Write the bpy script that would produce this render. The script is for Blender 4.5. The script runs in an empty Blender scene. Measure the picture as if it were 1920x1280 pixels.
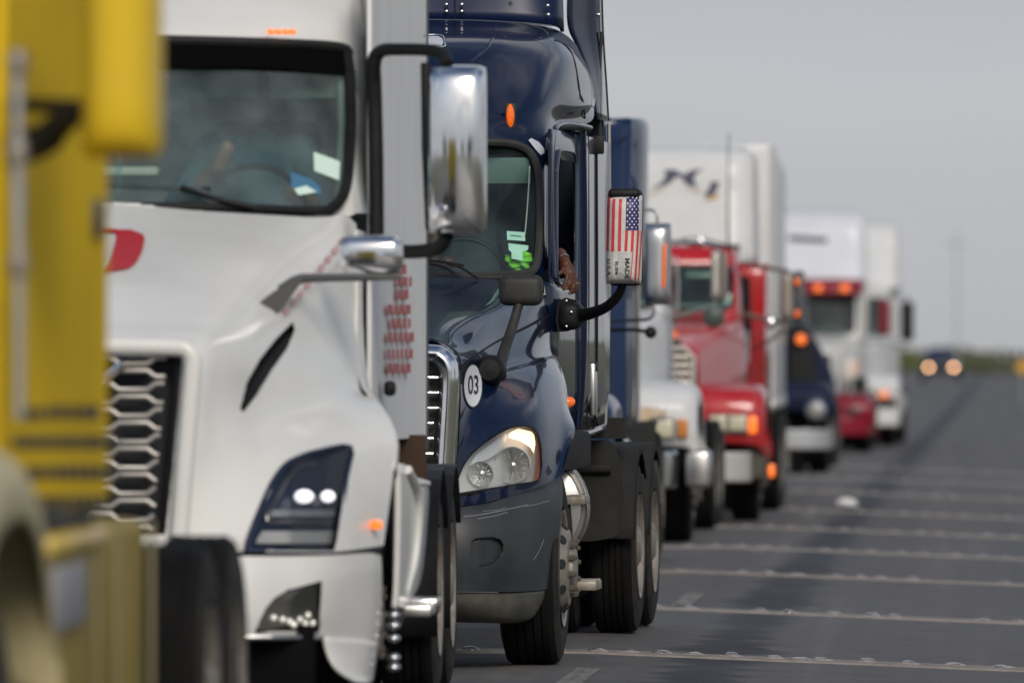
import bpy, bmesh, math, random
import numpy as np
from mathutils import Vector, Matrix
random.seed(7)
sc = bpy.context.scene
col = sc.collection
# ------------------------------------------------------------------ camera
F = 16000.0; VX, VY = 1885.0, 667.0
cam_d = bpy.data.cameras.new('camera'); cam = bpy.data.objects.new('camera', cam_d); col.objects.link(cam)
cam_d.lens = 300.0; cam_d.sensor_width = 36.0; cam_d.clip_start = 1.0; cam_d.clip_end = 6000.0
CAMLOC = Vector((0, 0, 1.65)); cam.location = CAMLOC
cam.rotation_euler = (math.pi/2 + math.atan(27/F), 0, math.atan(925/F))
cam_d.dof.use_dof = True; cam_d.dof.focus_distance = 46.9; cam_d.dof.aperture_fstop = 3.0
sc.camera = cam
CR = cam.rotation_euler.to_matrix(); CRI = CR.transposed()
# ------------------------------------------------------------------ world and sun
w = bpy.data.worlds.new('World'); sc.world = w; w.use_nodes = True
SUN_EL, SUN_AZ = math.radians(31), math.radians(163)      # azimuth clockwise from +Y
def build_world():
    nt = w.node_tree; nt.nodes.clear(); N = nt.nodes.new; L = nt.links.new
    out = N('ShaderNodeOutputWorld'); mix = N('ShaderNodeMixShader')
    sky = N('ShaderNodeTexSky'); sky.sky_type = 'NISHITA'; sky.sun_disc = False
    sky.sun_elevation = SUN_EL; sky.sun_rotation = SUN_AZ; sky.dust_density = 2.0
    b1 = N('ShaderNodeBackground'); b1.inputs[1].default_value = 0.10; L(sky.outputs[0], b1.inputs[0])
    b2 = N('ShaderNodeBackground'); b2.inputs[1].default_value = 1.0
    tc = N('ShaderNodeTexCoord'); sep = N('ShaderNodeSeparateXYZ'); L(tc.outputs['Generated'], sep.inputs[0])
    # flat cloud layer: project the direction on a plane above
    mz = N('ShaderNodeMath'); mz.operation = 'ADD'; mz.inputs[1].default_value = 0.18; L(sep.outputs[2], mz.inputs[0])
    mm = N('ShaderNodeMath'); mm.operation = 'MAXIMUM'; mm.inputs[1].default_value = 0.05; L(mz.outputs[0], mm.inputs[0])
    dv = N('ShaderNodeVectorMath'); dv.operation = 'DIVIDE'
    cb = N('ShaderNodeCombineXYZ'); [L(mm.outputs[0], cb.inputs[i]) for i in range(3)]
    L(tc.outputs['Generated'], dv.inputs[0]); L(cb.outputs[0], dv.inputs[1])
    n1 = N('ShaderNodeTexNoise'); n1.inputs['Scale'].default_value = 1.1; n1.inputs['Detail'].default_value = 7; n1.inputs['Roughness'].default_value = 0.55
    L(dv.outputs[0], n1.inputs['Vector'])
    r1 = N('ShaderNodeMapRange'); r1.inputs[1].default_value = 0.50; r1.inputs[2].default_value = 0.66; L(n1.outputs[0], r1.inputs[0])
    # haze: near the horizon always cloud grey
    rh = N('ShaderNodeMapRange'); rh.inputs[1].default_value = 0.12; rh.inputs[2].default_value = 0.42; rh.inputs[3].default_value = 1.0; rh.inputs[4].default_value = 0.0
    L(sep.outputs[2], rh.inputs[0])
    mx = N('ShaderNodeMath'); mx.operation = 'MAXIMUM'; L(r1.outputs[0], mx.inputs[0]); L(rh.outputs[0], mx.inputs[1])
    # cloud colour
    n2 = N('ShaderNodeTexNoise'); n2.inputs['Scale'].default_value = 2.2; n2.inputs['Detail'].default_value = 5; L(dv.outputs[0], n2.inputs['Vector'])
    cr = N('ShaderNodeValToRGB'); cr.color_ramp.elements[0].position = 0.3; cr.color_ramp.elements[0].color = (0.45, 0.47, 0.51, 1)
    cr.color_ramp.elements[1].position = 0.72; cr.color_ramp.elements[1].color = (0.78, 0.78, 0.80, 1); L(n2.outputs[0], cr.inputs[0])
    hz = N('ShaderNodeValToRGB'); e = hz.color_ramp.elements
    e[0].position = 0.0; e[0].color = (0.455, 0.462, 0.480, 1); e[1].position = 0.03; e[1].color = (0.525, 0.535, 0.562, 1)
    e2 = hz.color_ramp.elements.new(0.048); e2.color = (0.47, 0.495, 0.525, 1)
    e3 = hz.color_ramp.elements.new(0.12); e3.color = (0.50, 0.52, 0.55, 1)
    n3 = N('ShaderNodeTexNoise'); n3.inputs['Scale'].default_value = 9; n3.inputs['Detail'].default_value = 4
    mpz = N('ShaderNodeMapping'); mpz.inputs['Scale'].default_value = (1, 1, 3.5); L(tc.outputs['Generated'], mpz.inputs[0]); L(mpz.outputs[0], n3.inputs['Vector'])
    nm = N('ShaderNodeMath'); nm.operation = 'MULTIPLY_ADD'; nm.inputs[1].default_value = .035; nm.inputs[2].default_value = -.0175; L(n3.outputs[0], nm.inputs[0])
    na = N('ShaderNodeMath'); na.operation = 'ADD'; L(sep.outputs[2], na.inputs[0]); L(nm.outputs[0], na.inputs[1]); L(na.outputs[0], hz.inputs[0])
    mc = N('ShaderNodeMix'); mc.data_type = 'RGBA'; L(rh.outputs[0], mc.inputs[0]); L(cr.outputs[0], mc.inputs[6]); L(hz.outputs[0], mc.inputs[7])
    L(mc.outputs[2], b2.inputs[0])
    L(mx.outputs[0], mix.inputs[0]); L(b1.outputs[0], mix.inputs[1]); L(b2.outputs[0], mix.inputs[2]); L(mix.outputs[0], out.inputs[0])
build_world()
sd = bpy.data.lights.new('sun', 'SUN'); sd.energy = 1.95; sd.angle = math.radians(20); sd.color = (1.0, 0.94, 0.86)
sun = bpy.data.objects.new('sun', sd); col.objects.link(sun)
sv = Vector((math.sin(SUN_AZ)*math.cos(SUN_EL), math.cos(SUN_AZ)*math.cos(SUN_EL), math.sin(SUN_EL)))
sun.rotation_euler = sv.to_track_quat('Z', 'Y').to_euler(); sun.location = (0, -20, 30)
sc.view_settings.view_transform = 'Standard'; sc.view_settings.look = 'None'; sc.view_settings.exposure = 0.0; sc.view_settings.gamma = 1.0
sc.view_settings.use_curve_mapping = False
sc.cycles.use_denoising = True; sc.cycles.max_bounces = 10; sc.cycles.transparent_max_bounces = 16; sc.cycles.sample_clamp_indirect = 6.0

# ------------------------------------------------------------------ materials
MATS = {}
def mat(name, color, rough=0.5, metal=0.0, coat=0.0, bump=0.0, bscale=40.0, dirt=None, dirt_amt=0.0, dscale=3.0, var=0.06, emit=None, estr=0.0, spec=0.5, streak=False, crough=0.04):
    if name in MATS: return MATS[name]
    m = bpy.data.materials.new(name); m.use_nodes = True; nt = m.node_tree; N = nt.nodes.new; L = nt.links.new
    b = nt.nodes['Principled BSDF']; b.inputs['Roughness'].default_value = rough; b.inputs['Metallic'].default_value = metal
    b.inputs['Coat Weight'].default_value = coat; b.inputs['Coat Roughness'].default_value = crough
    b.inputs['Specular IOR Level'].default_value = spec if coat == 0 else 0.15
    c = (*color, 1)
    tc = N('ShaderNodeTexCoord'); nz = N('ShaderNodeTexNoise'); nz.inputs['Scale'].default_value = dscale; nz.inputs['Detail'].default_value = 8; nz.inputs['Roughness'].default_value = 0.62
    if streak:
        mp = N('ShaderNodeMapping'); mp.inputs['Scale'].default_value = (3, 3, 0.5); L(tc.outputs['Object'], mp.inputs[0]); L(mp.outputs[0], nz.inputs['Vector'])
    else: L(tc.outputs['Object'], nz.inputs['Vector'])
    mr = N('ShaderNodeMapRange'); mr.inputs[1].default_value = 0.42; mr.inputs[2].default_value = 0.72; L(nz.outputs[0], mr.inputs[0])
    mx = N('ShaderNodeMix'); mx.data_type = 'RGBA'; mx.inputs[6].default_value = c
    mx.inputs[7].default_value = (*dirt, 1) if dirt else tuple([min(1, x*(1-var*3)) for x in color])+(1,)
    mu = N('ShaderNodeMath'); mu.operation = 'MULTIPLY'; mu.inputs[1].default_value = dirt_amt if dirt else 0.5; L(mr.outputs[0], mu.inputs[0]); L(mu.outputs[0], mx.inputs[0])
    L(mx.outputs[2], b.inputs['Base Color'])
    rr = N('ShaderNodeMapRange'); rr.inputs[3].default_value = rough; rr.inputs[4].default_value = min(1, rough+0.22*(1 if dirt else .4)); L(mu.outputs[0], rr.inputs[0]); L(rr.outputs[0], b.inputs['Roughness'])
    if bump:
        n3 = N('ShaderNodeTexNoise'); n3.inputs['Scale'].default_value = bscale; n3.inputs['Detail'].default_value = 5; L(tc.outputs['Object'], n3.inputs['Vector'])
        bp = N('ShaderNodeBump'); bp.inputs['Strength'].default_value = bump; bp.inputs['Distance'].default_value = 0.01; L(n3.outputs[0], bp.inputs['Height']); L(bp.outputs[0], b.inputs['Normal'])
    if emit: b.inputs['Emission Color'].default_value = (*emit, 1); b.inputs['Emission Strength'].default_value = estr
    MATS[name] = m; return m
def glass(name, tint=(0.8, 0.9, 0.88), rough=0.0, ior=1.5, boost=1.0, film=0.0, filmc=(0.3, 0.36, 0.35)):
    if name in MATS: return MATS[name]
    m = bpy.data.materials.new(name); m.use_nodes = True; nt = m.node_tree; nt.nodes.clear(); N = nt.nodes.new; L = nt.links.new
    o = N('ShaderNodeOutputMaterial'); t = N('ShaderNodeBsdfTransparent'); t.inputs[0].default_value = (*tint, 1)
    g = N('ShaderNodeBsdfGlossy'); g.inputs['Roughness'].default_value = rough; f = N('ShaderNodeFresnel'); f.inputs[0].default_value = ior
    mu = N('ShaderNodeMath'); mu.operation = 'MULTIPLY'; mu.inputs[1].default_value = boost; mu.use_clamp = True; L(f.outputs[0], mu.inputs[0])
    mix = N('ShaderNodeMixShader'); L(mu.outputs[0], mix.inputs[0]); L(g.outputs[0], mix.inputs[2])
    if film:
        d = N('ShaderNodeBsdfDiffuse'); d.inputs[0].default_value = (*filmc, 1)
        m2 = N('ShaderNodeMixShader'); tc = N('ShaderNodeTexCoord'); nz = N('ShaderNodeTexNoise'); nz.inputs['Scale'].default_value = 4; nz.inputs['Detail'].default_value = 6
        L(tc.outputs['Object'], nz.inputs['Vector']); mr = N('ShaderNodeMapRange'); mr.inputs[1].default_value = .3; mr.inputs[2].default_value = .7; mr.inputs[3].default_value = film*.4; mr.inputs[4].default_value = film*1.5
        L(nz.outputs[0], mr.inputs[0]); L(mr.outputs[0], m2.inputs[0]); L(t.outputs[0], m2.inputs[1]); L(d.outputs[0], m2.inputs[2]); L(m2.outputs[0], mix.inputs[1])
    else: L(t.outputs[0], mix.inputs[1])
    L(mix.outputs[0], o.inputs[0]); MATS[name] = m; return m
BLUE = mat('navy_paint', (0.0022, 0.007, 0.029), 0.25, 0.0, 0.75, dirt=(0.022, 0.026, 0.042), dirt_amt=0.12, dscale=2.5)
BLUE2 = mat('blue_paint', (0.006, 0.024, 0.078), 0.35, 0.0, 0.6, dirt=(0.04, 0.05, 0.07), dirt_amt=0.25)
WHITE = mat('white_paint', (0.72, 0.715, 0.68), 0.35, 0.0, 0.5, dirt=(0.45, 0.43, 0.38), dirt_amt=0.25, dscale=1.5, crough=.14)
WHITE2 = mat('white_paint_dull', (0.62, 0.63, 0.63), 0.45, 0.0, 0.2, dirt=(0.4, 0.38, 0.33), dirt_amt=0.25)
RED = mat('red_paint', (0.42, 0.012, 0.018), 0.3, 0.0, 0.7, dirt=(0.35, 0.12, 0.11), dirt_amt=0.35)
DKRED = mat('dark_red_paint', (0.20, 0.006, 0.02), 0.35, 0.0, 0.5)
YEL = mat('yellow_paint', (0.68, 0.46, 0.022), 0.38, 0.0, 0.4, dirt=(0.42, 0.30, 0.05), dirt_amt=0.4, dscale=1.2)
YELM = mat('flat_yellow_paint', (0.76, 0.50, 0.016), 0.75, dirt=(0.40, 0.27, 0.03), dirt_amt=0.4, dscale=1.2, spec=0.08)
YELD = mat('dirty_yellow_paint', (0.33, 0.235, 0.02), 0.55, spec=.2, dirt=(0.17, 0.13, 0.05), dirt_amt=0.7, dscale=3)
CREAM = mat('cream_paint', (0.52, 0.45, 0.24), 0.5, dirt=(0.35, 0.3, 0.17), dirt_amt=0.4)
DKBLUE = mat('dark_blue_paint', (0.010, 0.015, 0.04), 0.5, 0.0, 0.25)
BLACK = mat('black_plastic', (0.008, 0.008, 0.009), 0.5, bump=0.15, bscale=150, dirt=(0.03, 0.028, 0.024), dirt_amt=0.35, dscale=6, spec=.25)
MIRR = mat('sunlit_dusty_plastic', (0.022, 0.022, 0.021), 0.5, bump=0.15, bscale=150, dirt=(0.06, 0.056, 0.048), dirt_amt=0.6, dscale=9, spec=.35)  # black plastic lightened for dust and for sunlight put into the colour
DCHROME = mat('dull_chrome', (0.66, 0.67, 0.68), 0.30, 1.0, dirt=(0.3, 0.3, 0.3), dirt_amt=.3)
RUB = mat('black_rubber', (0.02, 0.02, 0.02), 0.65, dirt=(0.05, 0.047, 0.042), dirt_amt=0.5, dscale=8)
TYRE = mat('tyre_rubber', (0.004, 0.004, 0.004), 0.85, bump=0.3, bscale=60, dirt=(0.012, 0.011, 0.010), dirt_amt=0.6, dscale=7, spec=.2)
TSIDE = mat('tyre_sidewall', (0.017, 0.017, 0.016), 0.85, bump=0.2, bscale=60, dirt=(0.055, 0.05, 0.041), dirt_amt=0.7, dscale=7, spec=.2)
BUMP = mat('grey_plastic', (0.019, 0.023, 0.028), 0.42, bump=0.12, bscale=220, dirt=(0.055, 0.056, 0.056), dirt_amt=0.6, dscale=3.5)
BUMPG = mat('pale_grey_plastic', (0.09, 0.09, 0.09), 0.5)
DIRTG = mat('dirty_grey_plastic', (0.05, 0.05, 0.042), 0.7, bump=0.2, bscale=50, dirt=(0.12, 0.11, 0.085), dirt_amt=0.7, dscale=5)
MUD = mat('dusty_mudguard', (0.019, 0.019, 0.018), 0.8, bump=0.25, bscale=90, dirt=(0.040, 0.039, 0.034), dirt_amt=0.6, dscale=9, spec=.25)
CHROME = mat('chrome', (0.82, 0.83, 0.85), 0.09, 1.0, dirt=(0.5, 0.5, 0.48), dirt_amt=0.25, dscale=9)
STEEL = mat('brushed_metal', (0.62, 0.61, 0.59), 0.3, 1.0, dirt=(0.3, 0.27, 0.22), dirt_amt=0.5, dscale=6)
ALU = mat('dirty_aluminium', (0.33, 0.30, 0.26), 0.5, 0.55, bump=0.15, dirt=(0.12, 0.10, 0.07), dirt_amt=0.75, dscale=10)
NUT = mat('brown_steel_nut', (0.12, 0.105, 0.085), 0.6, 0.4, dirt=(0.05, 0.04, 0.03), dirt_amt=0.7, dscale=20)
MESHG = mat('silver_grille_paint', (0.42, 0.40, 0.37), 0.35, 0.6, dirt=(0.25, 0.22, 0.18), dirt_amt=0.3)
DARK = mat('dark_interior', (0.012, 0.014, 0.018), 0.8)
INT = mat('cab_trim', (0.05, 0.06, 0.065), 0.75, dirt=(0.09, 0.10, 0.10), dirt_amt=0.5)
DASH = mat('dashboard_grey', (0.15, 0.20, 0.185), 0.7, dirt=(0.16, 0.2, 0.19), dirt_amt=0.6, dscale=3)
SEAT = mat('seat_fabric', (0.06, 0.065, 0.08), 0.9)
CURT = mat('curtain_fabric', (0.16, 0.17, 0.18), 0.9)
ORANGE = mat('orange_lens', (0.75, 0.12, 0.008), 0.25, coat=0.8, emit=(1, 0.18, 0.02), estr=0.35)
ORLIT = mat('orange_lens_lit', (0.8, 0.15, 0.02), 0.25, emit=(1, 0.20, 0.03), estr=0.95)
REDREF = mat('red_reflector', (0.42, 0.06, 0.04), 0.25, emit=(1, 0.1, 0.04), estr=0.04)  # reflector strip given a faint glow of its own
WARM = mat('lit_headlamp', (0.9, 0.8, 0.6), 0.3, emit=(1, 0.62, 0.34), estr=2.2)
TURN = mat('lit_turn_lamp', (0.9, 0.75, 0.6), 0.3, emit=(1, 0.76, 0.52), estr=1.6)
LED = mat('lit_white_lamp', (0.7, 0.7, 0.75), 0.25, emit=(0.95, 0.95, 1.0), estr=1.1)
FARLAMP = mat('lit_far_headlamp', (0.9, 0.8, 0.6), 0.3, emit=(1, 0.50, 0.24), estr=11)
REFL = mat('lamp_reflector', (0.92, 0.92, 0.90), 0.33, 0.75)
HOUS = mat('lamp_housing', (0.62, 0.62, 0.61), 0.35, 0.35)
NAVYGL = mat('lamp_housing_dark', (0.012, 0.02, 0.05), 0.2, coat=0.8)
BEIGE = mat('beige_lens', (0.55, 0.52, 0.38), 0.25, coat=0.6)
GLASS = glass('windshield_glass', (0.80, 0.93, 0.90), ior=1.5, film=0.045, filmc=(0.30, 0.42, 0.42))
GLASS0 = glass('reflection_film_glass', (0.78, 0.92, 0.90), ior=1.5, film=0.17, filmc=(0.34, 0.42, 0.42))  # pale film over the glass stands in for soft reflections
CLEAR0 = glass('clean_lens_glass', (0.95, 0.96, 0.97), ior=1.5, film=0.012, filmc=(.5, .5, .5))
CLEAR = glass('lens_glass', (0.93, 0.95, 0.95), ior=1.5, film=0.12, filmc=(0.6, 0.6, 0.57))
PRINTW = mat('white_vinyl', (0.62, 0.60, 0.54), 0.4, dirt=(0.34, 0.31, 0.26), dirt_amt=0.45, dscale=14, bump=0.35, bscale=35)
PRINTR = mat('red_vinyl', (0.60, 0.03, 0.04), 0.4, dirt=(0.45, 0.07, 0.07), dirt_amt=0.6, dscale=14)
PRINTB = mat('blue_vinyl', (0.022, 0.022, 0.13), 0.4)
INK = mat('black_ink', (0.02, 0.022, 0.03), 0.5)
NAVY = mat('navy_print', (0.028, 0.032, 0.075), 0.5)
GOLD = mat('gold_print', (0.50, 0.30, 0.06), 0.5)
GOLDP = mat('faded_gold_print', (0.58, 0.47, 0.33), 0.5)
REDP = mat('red_print', (0.48, 0.02, 0.03), 0.5)
PINK = mat('faded_red_print', (0.50, 0.20, 0.20), 0.5)
PAPER = mat('pale_green_paper', (0.62, 0.80, 0.70), 0.8)
PAPERB = mat('blue_card', (0.05, 0.17, 0.29), 0.6)
HIVIS = mat('hivis_green', (0.26, 0.75, 0.05), 0.8)
SKIN = mat('brown_skin', (0.105, 0.036, 0.016), 0.48, dirt=(0.07, 0.02, 0.01), dirt_amt=0.5, dscale=30, bump=0.3, bscale=120)
SKIN2 = mat('tan_skin', (0.22, 0.13, 0.085), 0.5)
NAIL = mat('fingernail', (0.35, 0.17, 0.14), 0.3)
SHIRT = mat('dark_shirt', (0.03, 0.035, 0.05), 0.9)
SHIRT2 = mat('light_blue_shirt', (0.05, 0.10, 0.13), 0.9)
HAIR = mat('dark_hair', (0.012, 0.01, 0.009), 0.8)
SILVER = mat('silver_jewellery', (0.85, 0.85, 0.83), 0.15, 1.0)
RUST = mat('rust_stain', (0.50, 0.36, 0.20), 0.6, dirt=(0.62, 0.58, 0.5), dirt_amt=0.9, dscale=12)
RUSTM = mat('rusty_steel', (0.05, 0.024, 0.01), 0.8, dirt=(0.04, 0.025, 0.015), dirt_amt=0.7)
WOOD = mat('weathered_wood', (0.13, 0.12, 0.11), 0.9)

# ------------------------------------------------------------------ geometry helpers
class Rig:
    def __init__(s, name, x, y, yaw=0.0, label='', cat='truck', group=None, z=0.0):
        s.o = bpy.data.objects.new(name, None); col.objects.link(s.o)
        s.o.location = (x, y, z); s.o.rotation_euler = (0, 0, -yaw); s.o.empty_display_size = 0.3
        s.M = Matrix.Translation((x, y, z)) @ Matrix.Rotation(-yaw, 4, 'Z'); s.I = s.M.inverted(); s.R3 = s.I.to_3x3()
        s.o['label'] = label; s.o['category'] = cat
        if group: s.o['group'] = group
        s.lo = s.I @ CAMLOC
    def ray(s, px, py): return s.R3 @ (CR @ Vector(((px-960)/F, -(py-640)/F, -1)))
    def P(s, px, py, y):
        d = s.ray(px, py); t = (y - s.lo.y)/d.y; return s.lo + d*t
    def X(s, px, py, x):
        d = s.ray(px, py); t = (x - s.lo.x)/d.x; return s.lo + d*t
    def zc(s, py, y): return s.P(900, py, y).z
    def proj(s, v):
        c = CRI @ ((s.M @ v) - CAMLOC); return (960 + F*c.x/-c.z, 640 - F*c.y/-c.z)

def finish(o, smooth=35):
    me = o.data
    if smooth:
        me.shade_smooth(); me.set_sharp_from_angle(angle=math.radians(smooth))
def mk(name, verts, faces, m, parent=None, smooth=35, thick=0.0, clean=0.0, off=0, recalc=True):
    me = bpy.data.meshes.new(name); me.from_pydata([tuple(v) for v in verts], [], faces)
    bm = bmesh.new(); bm.from_mesh(me)
    lo = [v for v in bm.verts if not v.link_faces]
    if lo: bmesh.ops.delete(bm, geom=lo, context='VERTS')
    if clean: bmesh.ops.remove_doubles(bm, verts=bm.verts, dist=clean)
    if recalc: bmesh.ops.recalc_face_normals(bm, faces=bm.faces)
    bm.to_mesh(me); bm.free()
    o = bpy.data.objects.new(name, me); col.objects.link(o); me.materials.append(m)
    if parent is not None: o.parent = parent
    finish(o, smooth)
    if thick: md = o.modifiers.new('thickness', 'SOLIDIFY'); md.thickness = thick; md.offset = off
    return o
def join(parts):
    V, Fs = [], []
    for v, f in parts:
        b = len(V); V += list(v); Fs += [tuple(i+b for i in q) for q in f]
    return V, Fs
def cat1(P, n):
    """Catmull-Rom through P (array k x d), n subdivisions"""
    P = np.array(P, float); k = len(P)
    if k < 3:
        t = np.linspace(0, 1, n*(k-1)+1)[:, None]; return P[0]*(1-t)+P[-1]*t
    Q = np.vstack([2*P[0]-P[1], P, 2*P[-1]-P[-2]]); out = []
    for i in range(k-1):
        p0, p1, p2, p3 = Q[i:i+4]
        for j in range(n):
            t = j/n; out.append(.5*((2*p1)+(-p0+p2)*t+(2*p0-5*p1+4*p2-p3)*t*t+(-p0+3*p1-3*p2+p3)*t**3))
    out.append(P[-1]); return np.array(out)
def gridpts(rows, nu, nv):
    R = np.array([[tuple(p) for p in r] for r in rows], float)
    A = np.array([cat1(r, nu) for r in R]); B = np.stack([cat1(A[:, j], nv) for j in range(A.shape[1])], axis=1)
    return B
def inpoly(x, y, poly):
    c = False; j = len(poly)-1
    for i in range(len(poly)):
        xi, yi = poly[i]; xj, yj = poly[j]
        if (yi > y) != (yj > y) and x < (xj-xi)*(y-yi)/(yj-yi)+xi: c = not c
        j = i
    return c
def surf(name, rows, m, parent, nu=6, nv=6, mirror=True, thick=0.012, rig=None, holes=(), skip=None, smooth=40, sym=False):
    """sym: first column lies on the centre line, mirrored before interpolation"""
    if sym: rows = [[Vector((-p[0], p[1], p[2])) for p in reversed(r[1:])] + list(r) for r in rows]
    G = gridpts(rows, nu, nv); nr, nc = G.shape[:2]; V = [Vector(p) for p in G.reshape(-1, 3)]; Fs = []
    cache = {}
    def ins(v):
        p = rig.proj(Vector((abs(v.x), v.y, v.z))); return any(inpoly(p[0], p[1], h) for h in holes)
    def mid(a, b_):
        k = (min(a, b_), max(a, b_))
        if k not in cache: cache[k] = len(V); V.append((V[a]+V[b_])/2)
        return cache[k]
    def add(q, lev):
        s = [ins(V[i]) for i in q]
        if all(s): return
        if any(s) and lev > 0:
            m_ = [mid(q[i], q[(i+1) % 4]) for i in range(4)]; c = len(V); V.append((V[q[0]]+V[q[1]]+V[q[2]]+V[q[3]])/4)
            for i in range(4): add((q[i], m_[i], c, m_[i-1]), lev-1)
            return
        if any(s) and ins((V[q[0]]+V[q[1]]+V[q[2]]+V[q[3]])/4): return
        Fs.append(q)
    for i in range(nr-1):
        for j in range(nc-1):
            q = (i*nc+j, i*nc+j+1, (i+1)*nc+j+1, (i+1)*nc+j)
            if skip and skip((V[q[0]]+V[q[1]]+V[q[2]]+V[q[3]])/4): continue
            if holes: add(q, 3)
            else: Fs.append(q)
    if holes: thick = 0
    o = mk(name, V, Fs, m, parent, smooth, thick, clean=0.0003, off=-1, recalc=False); orient(o, (0 if sym else .6, -1, .3))
    if mirror and not sym: orient(mk(name, [Vector((-v.x, v.y, v.z)) for v in V], [tuple(reversed(q)) for q in Fs], m, parent, smooth, thick, clean=0.0003, off=-1, recalc=False), (-.6, -1, .3))
    return o
def orient(o, d=(0, -1, 0)):
    """make the normals of an open sheet face direction d"""
    me = o.data; s = Vector((0, 0, 0))
    for p in me.polygons: s += p.normal*p.area
    if s.dot(Vector(d)) < 0:
        bm = bmesh.new(); bm.from_mesh(me); bmesh.ops.reverse_faces(bm, faces=bm.faces); bm.to_mesh(me); bm.free()
    return o
def boxg(c, s, bev=0.0, seg=2, rot=None):
    bm = bmesh.new(); bmesh.ops.create_cube(bm, size=1.0)
    for v in bm.verts: v.co = Vector((v.co.x*s[0], v.co.y*s[1], v.co.z*s[2]))
    if bev: bmesh.ops.bevel(bm, geom=list(bm.edges)+list(bm.verts), offset=bev, segments=seg, profile=0.5, affect='EDGES')
    M = rot if rot is not None else Matrix.Identity(3)
    bm.verts.index_update(); V = [M @ v.co + Vector(c) for v in bm.verts]; Fs = [tuple(v.index for v in f.verts) for f in bm.faces]; bm.free(); return V, Fs
def tubeg(pts, r, n=10, smooth=0, caps=True):
    pts = [Vector(p) for p in pts]
    if smooth: pts = [Vector(p) for p in cat1([tuple(p) for p in pts], smooth)]
    k = len(pts); rs = r if hasattr(r, '__len__') else [r]*k
    if len(rs) != k: rs = list(np.interp(np.linspace(0, 1, k), np.linspace(0, 1, len(rs)), rs))
    V, Fs = [], []; up = None
    for i in range(k):
        t = (pts[min(i+1, k-1)]-pts[max(i-1, 0)]).normalized()
        if up is None: up = t.orthogonal().normalized()
        else: up = (up - t*up.dot(t)).normalized()
        b = t.cross(up)
        for j in range(n):
            a = 2*math.pi*j/n; V.append(pts[i]+(up*math.cos(a)+b*math.sin(a))*rs[i])
    for i in range(k-1):
        for j in range(n): Fs.append((i*n+j, i*n+(j+1) % n, (i+1)*n+(j+1) % n, (i+1)*n+j))
    if caps: Fs.append(tuple(range(n))[::-1]); Fs.append(tuple((k-1)*n+j for j in range(n)))
    return V, Fs
def latheg(prof, c, axis='x', n=48, closed=False):
    """prof: (r, h); revolved round axis through c"""
    V, Fs = [], []; k = len(prof)
    for r, h in prof:
        for j in range(n):
            a = 2*math.pi*j/n; u, v = r*math.cos(a), r*math.sin(a)
            p = {'x': (h, u, v), 'y': (u, h, v), 'z': (u, v, h)}[axis]; V.append(Vector(p)+Vector(c))
    for i in range(k-1):
        for j in range(n): Fs.append((i*n+j, i*n+(j+1) % n, (i+1)*n+(j+1) % n, (i+1)*n+j))
    if prof[0][0] > 1e-6 and not closed: pass
    return V, Fs
def prismg(poly, y0, y1):
    """poly: list of Vector (x, *, z) flat outline, extruded from y0 to y1 (offsets added to each y)"""
    n = len(poly); V = [Vector((p[0], p[1]+y0, p[2])) for p in poly]+[Vector((p[0], p[1]+y1, p[2])) for p in poly]
    Fs = [tuple(range(n)), tuple(range(2*n-1, n-1, -1))]+[(i, (i+1) % n, n+(i+1) % n, n+i) for i in range(n)]
    return V, Fs
class Pieces(list): pass
def O(name, g, m, parent, smooth=35, **k):
    if isinstance(g, Pieces):
        os_ = [O(name, q, m, parent, smooth, **k) for q in g]; return os_[0]
    return mk(name, g[0], g[1], m, parent, smooth, **k)
def mirr(g): return Pieces([mirr(q) for q in g]) if isinstance(g, Pieces) else ([Vector((-v[0], v[1], v[2])) for v in g[0]], [tuple(reversed(f)) for f in g[1]])
def both(g): return Pieces(list(g)+list(mirr(g))) if isinstance(g, Pieces) else Pieces([g, mirr(g)])
def sep(gs): return Pieces(gs)
def patch(rig, poly, f, nu=16, nv=16):
    """fills an image outline scan line by scan line; f(px,py) gives the local depth"""
    ys = [p[1] for p in poly]; y0, y1 = min(ys)+.01, max(ys)-.01; V = []; Fs = []
    for i in range(nv+1):
        y = y0+(y1-y0)*i/nv; xs = []
        for a in range(len(poly)):
            (xa, ya), (xb, yb) = poly[a], poly[(a+1) % len(poly)]
            if (ya > y) != (yb > y): xs.append(xa+(xb-xa)*(y-ya)/(yb-ya))
        xa, xb = min(xs), max(xs)
        for j in range(nu+1):
            x = xa+(xb-xa)*j/nu; V.append(rig.P(x, y, f(x, y)))
    for i in range(nv):
        for j in range(nu): a = i*(nu+1)+j; Fs.append((a, a+1, a+nu+2, a+nu+1))
    return V, Fs
def outline(rig, poly, f, r, n=8, sm=3):
    P = [rig.P(x, y, f(x, y)) for x, y in poly]+[rig.P(*poly[0], f(*poly[0]))]
    return tubeg(P, r, n, smooth=sm)
def rim_strip(rig, poly, f, d):
    """wall between outline at depth f and outline at depth f+d"""
    P = [rig.P(x, y, f(x, y)) for x, y in poly]; n = len(P); V = P+[p+Vector((0, d, 0)) for p in P]
    return V, [(i, (i+1) % n, n+(i+1) % n, n+i) for i in range(n)]
from mathutils.bvhtree import BVHTree
def onto(rig, objs, off=0.0, dflt=0.0):
    """depth function that follows already built surfaces, off metres in front of them"""
    V, Fs = [], []
    for o in objs:
        n = len(V); V += [v.co.copy() for v in o.data.vertices]; Fs += [tuple(i+n for i in p.vertices) for p in o.data.polygons]
    t = BVHTree.FromPolygons(V, Fs)
    def f(px, py):
        h = t.ray_cast(rig.lo, rig.ray(px, py).normalized())[0]
        return (h.y-off) if h is not None else dflt
    return f
def centre(rig, d, py): return rig.proj(Vector((0, d, rig.P(900, py, d).z)))[0]
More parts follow.
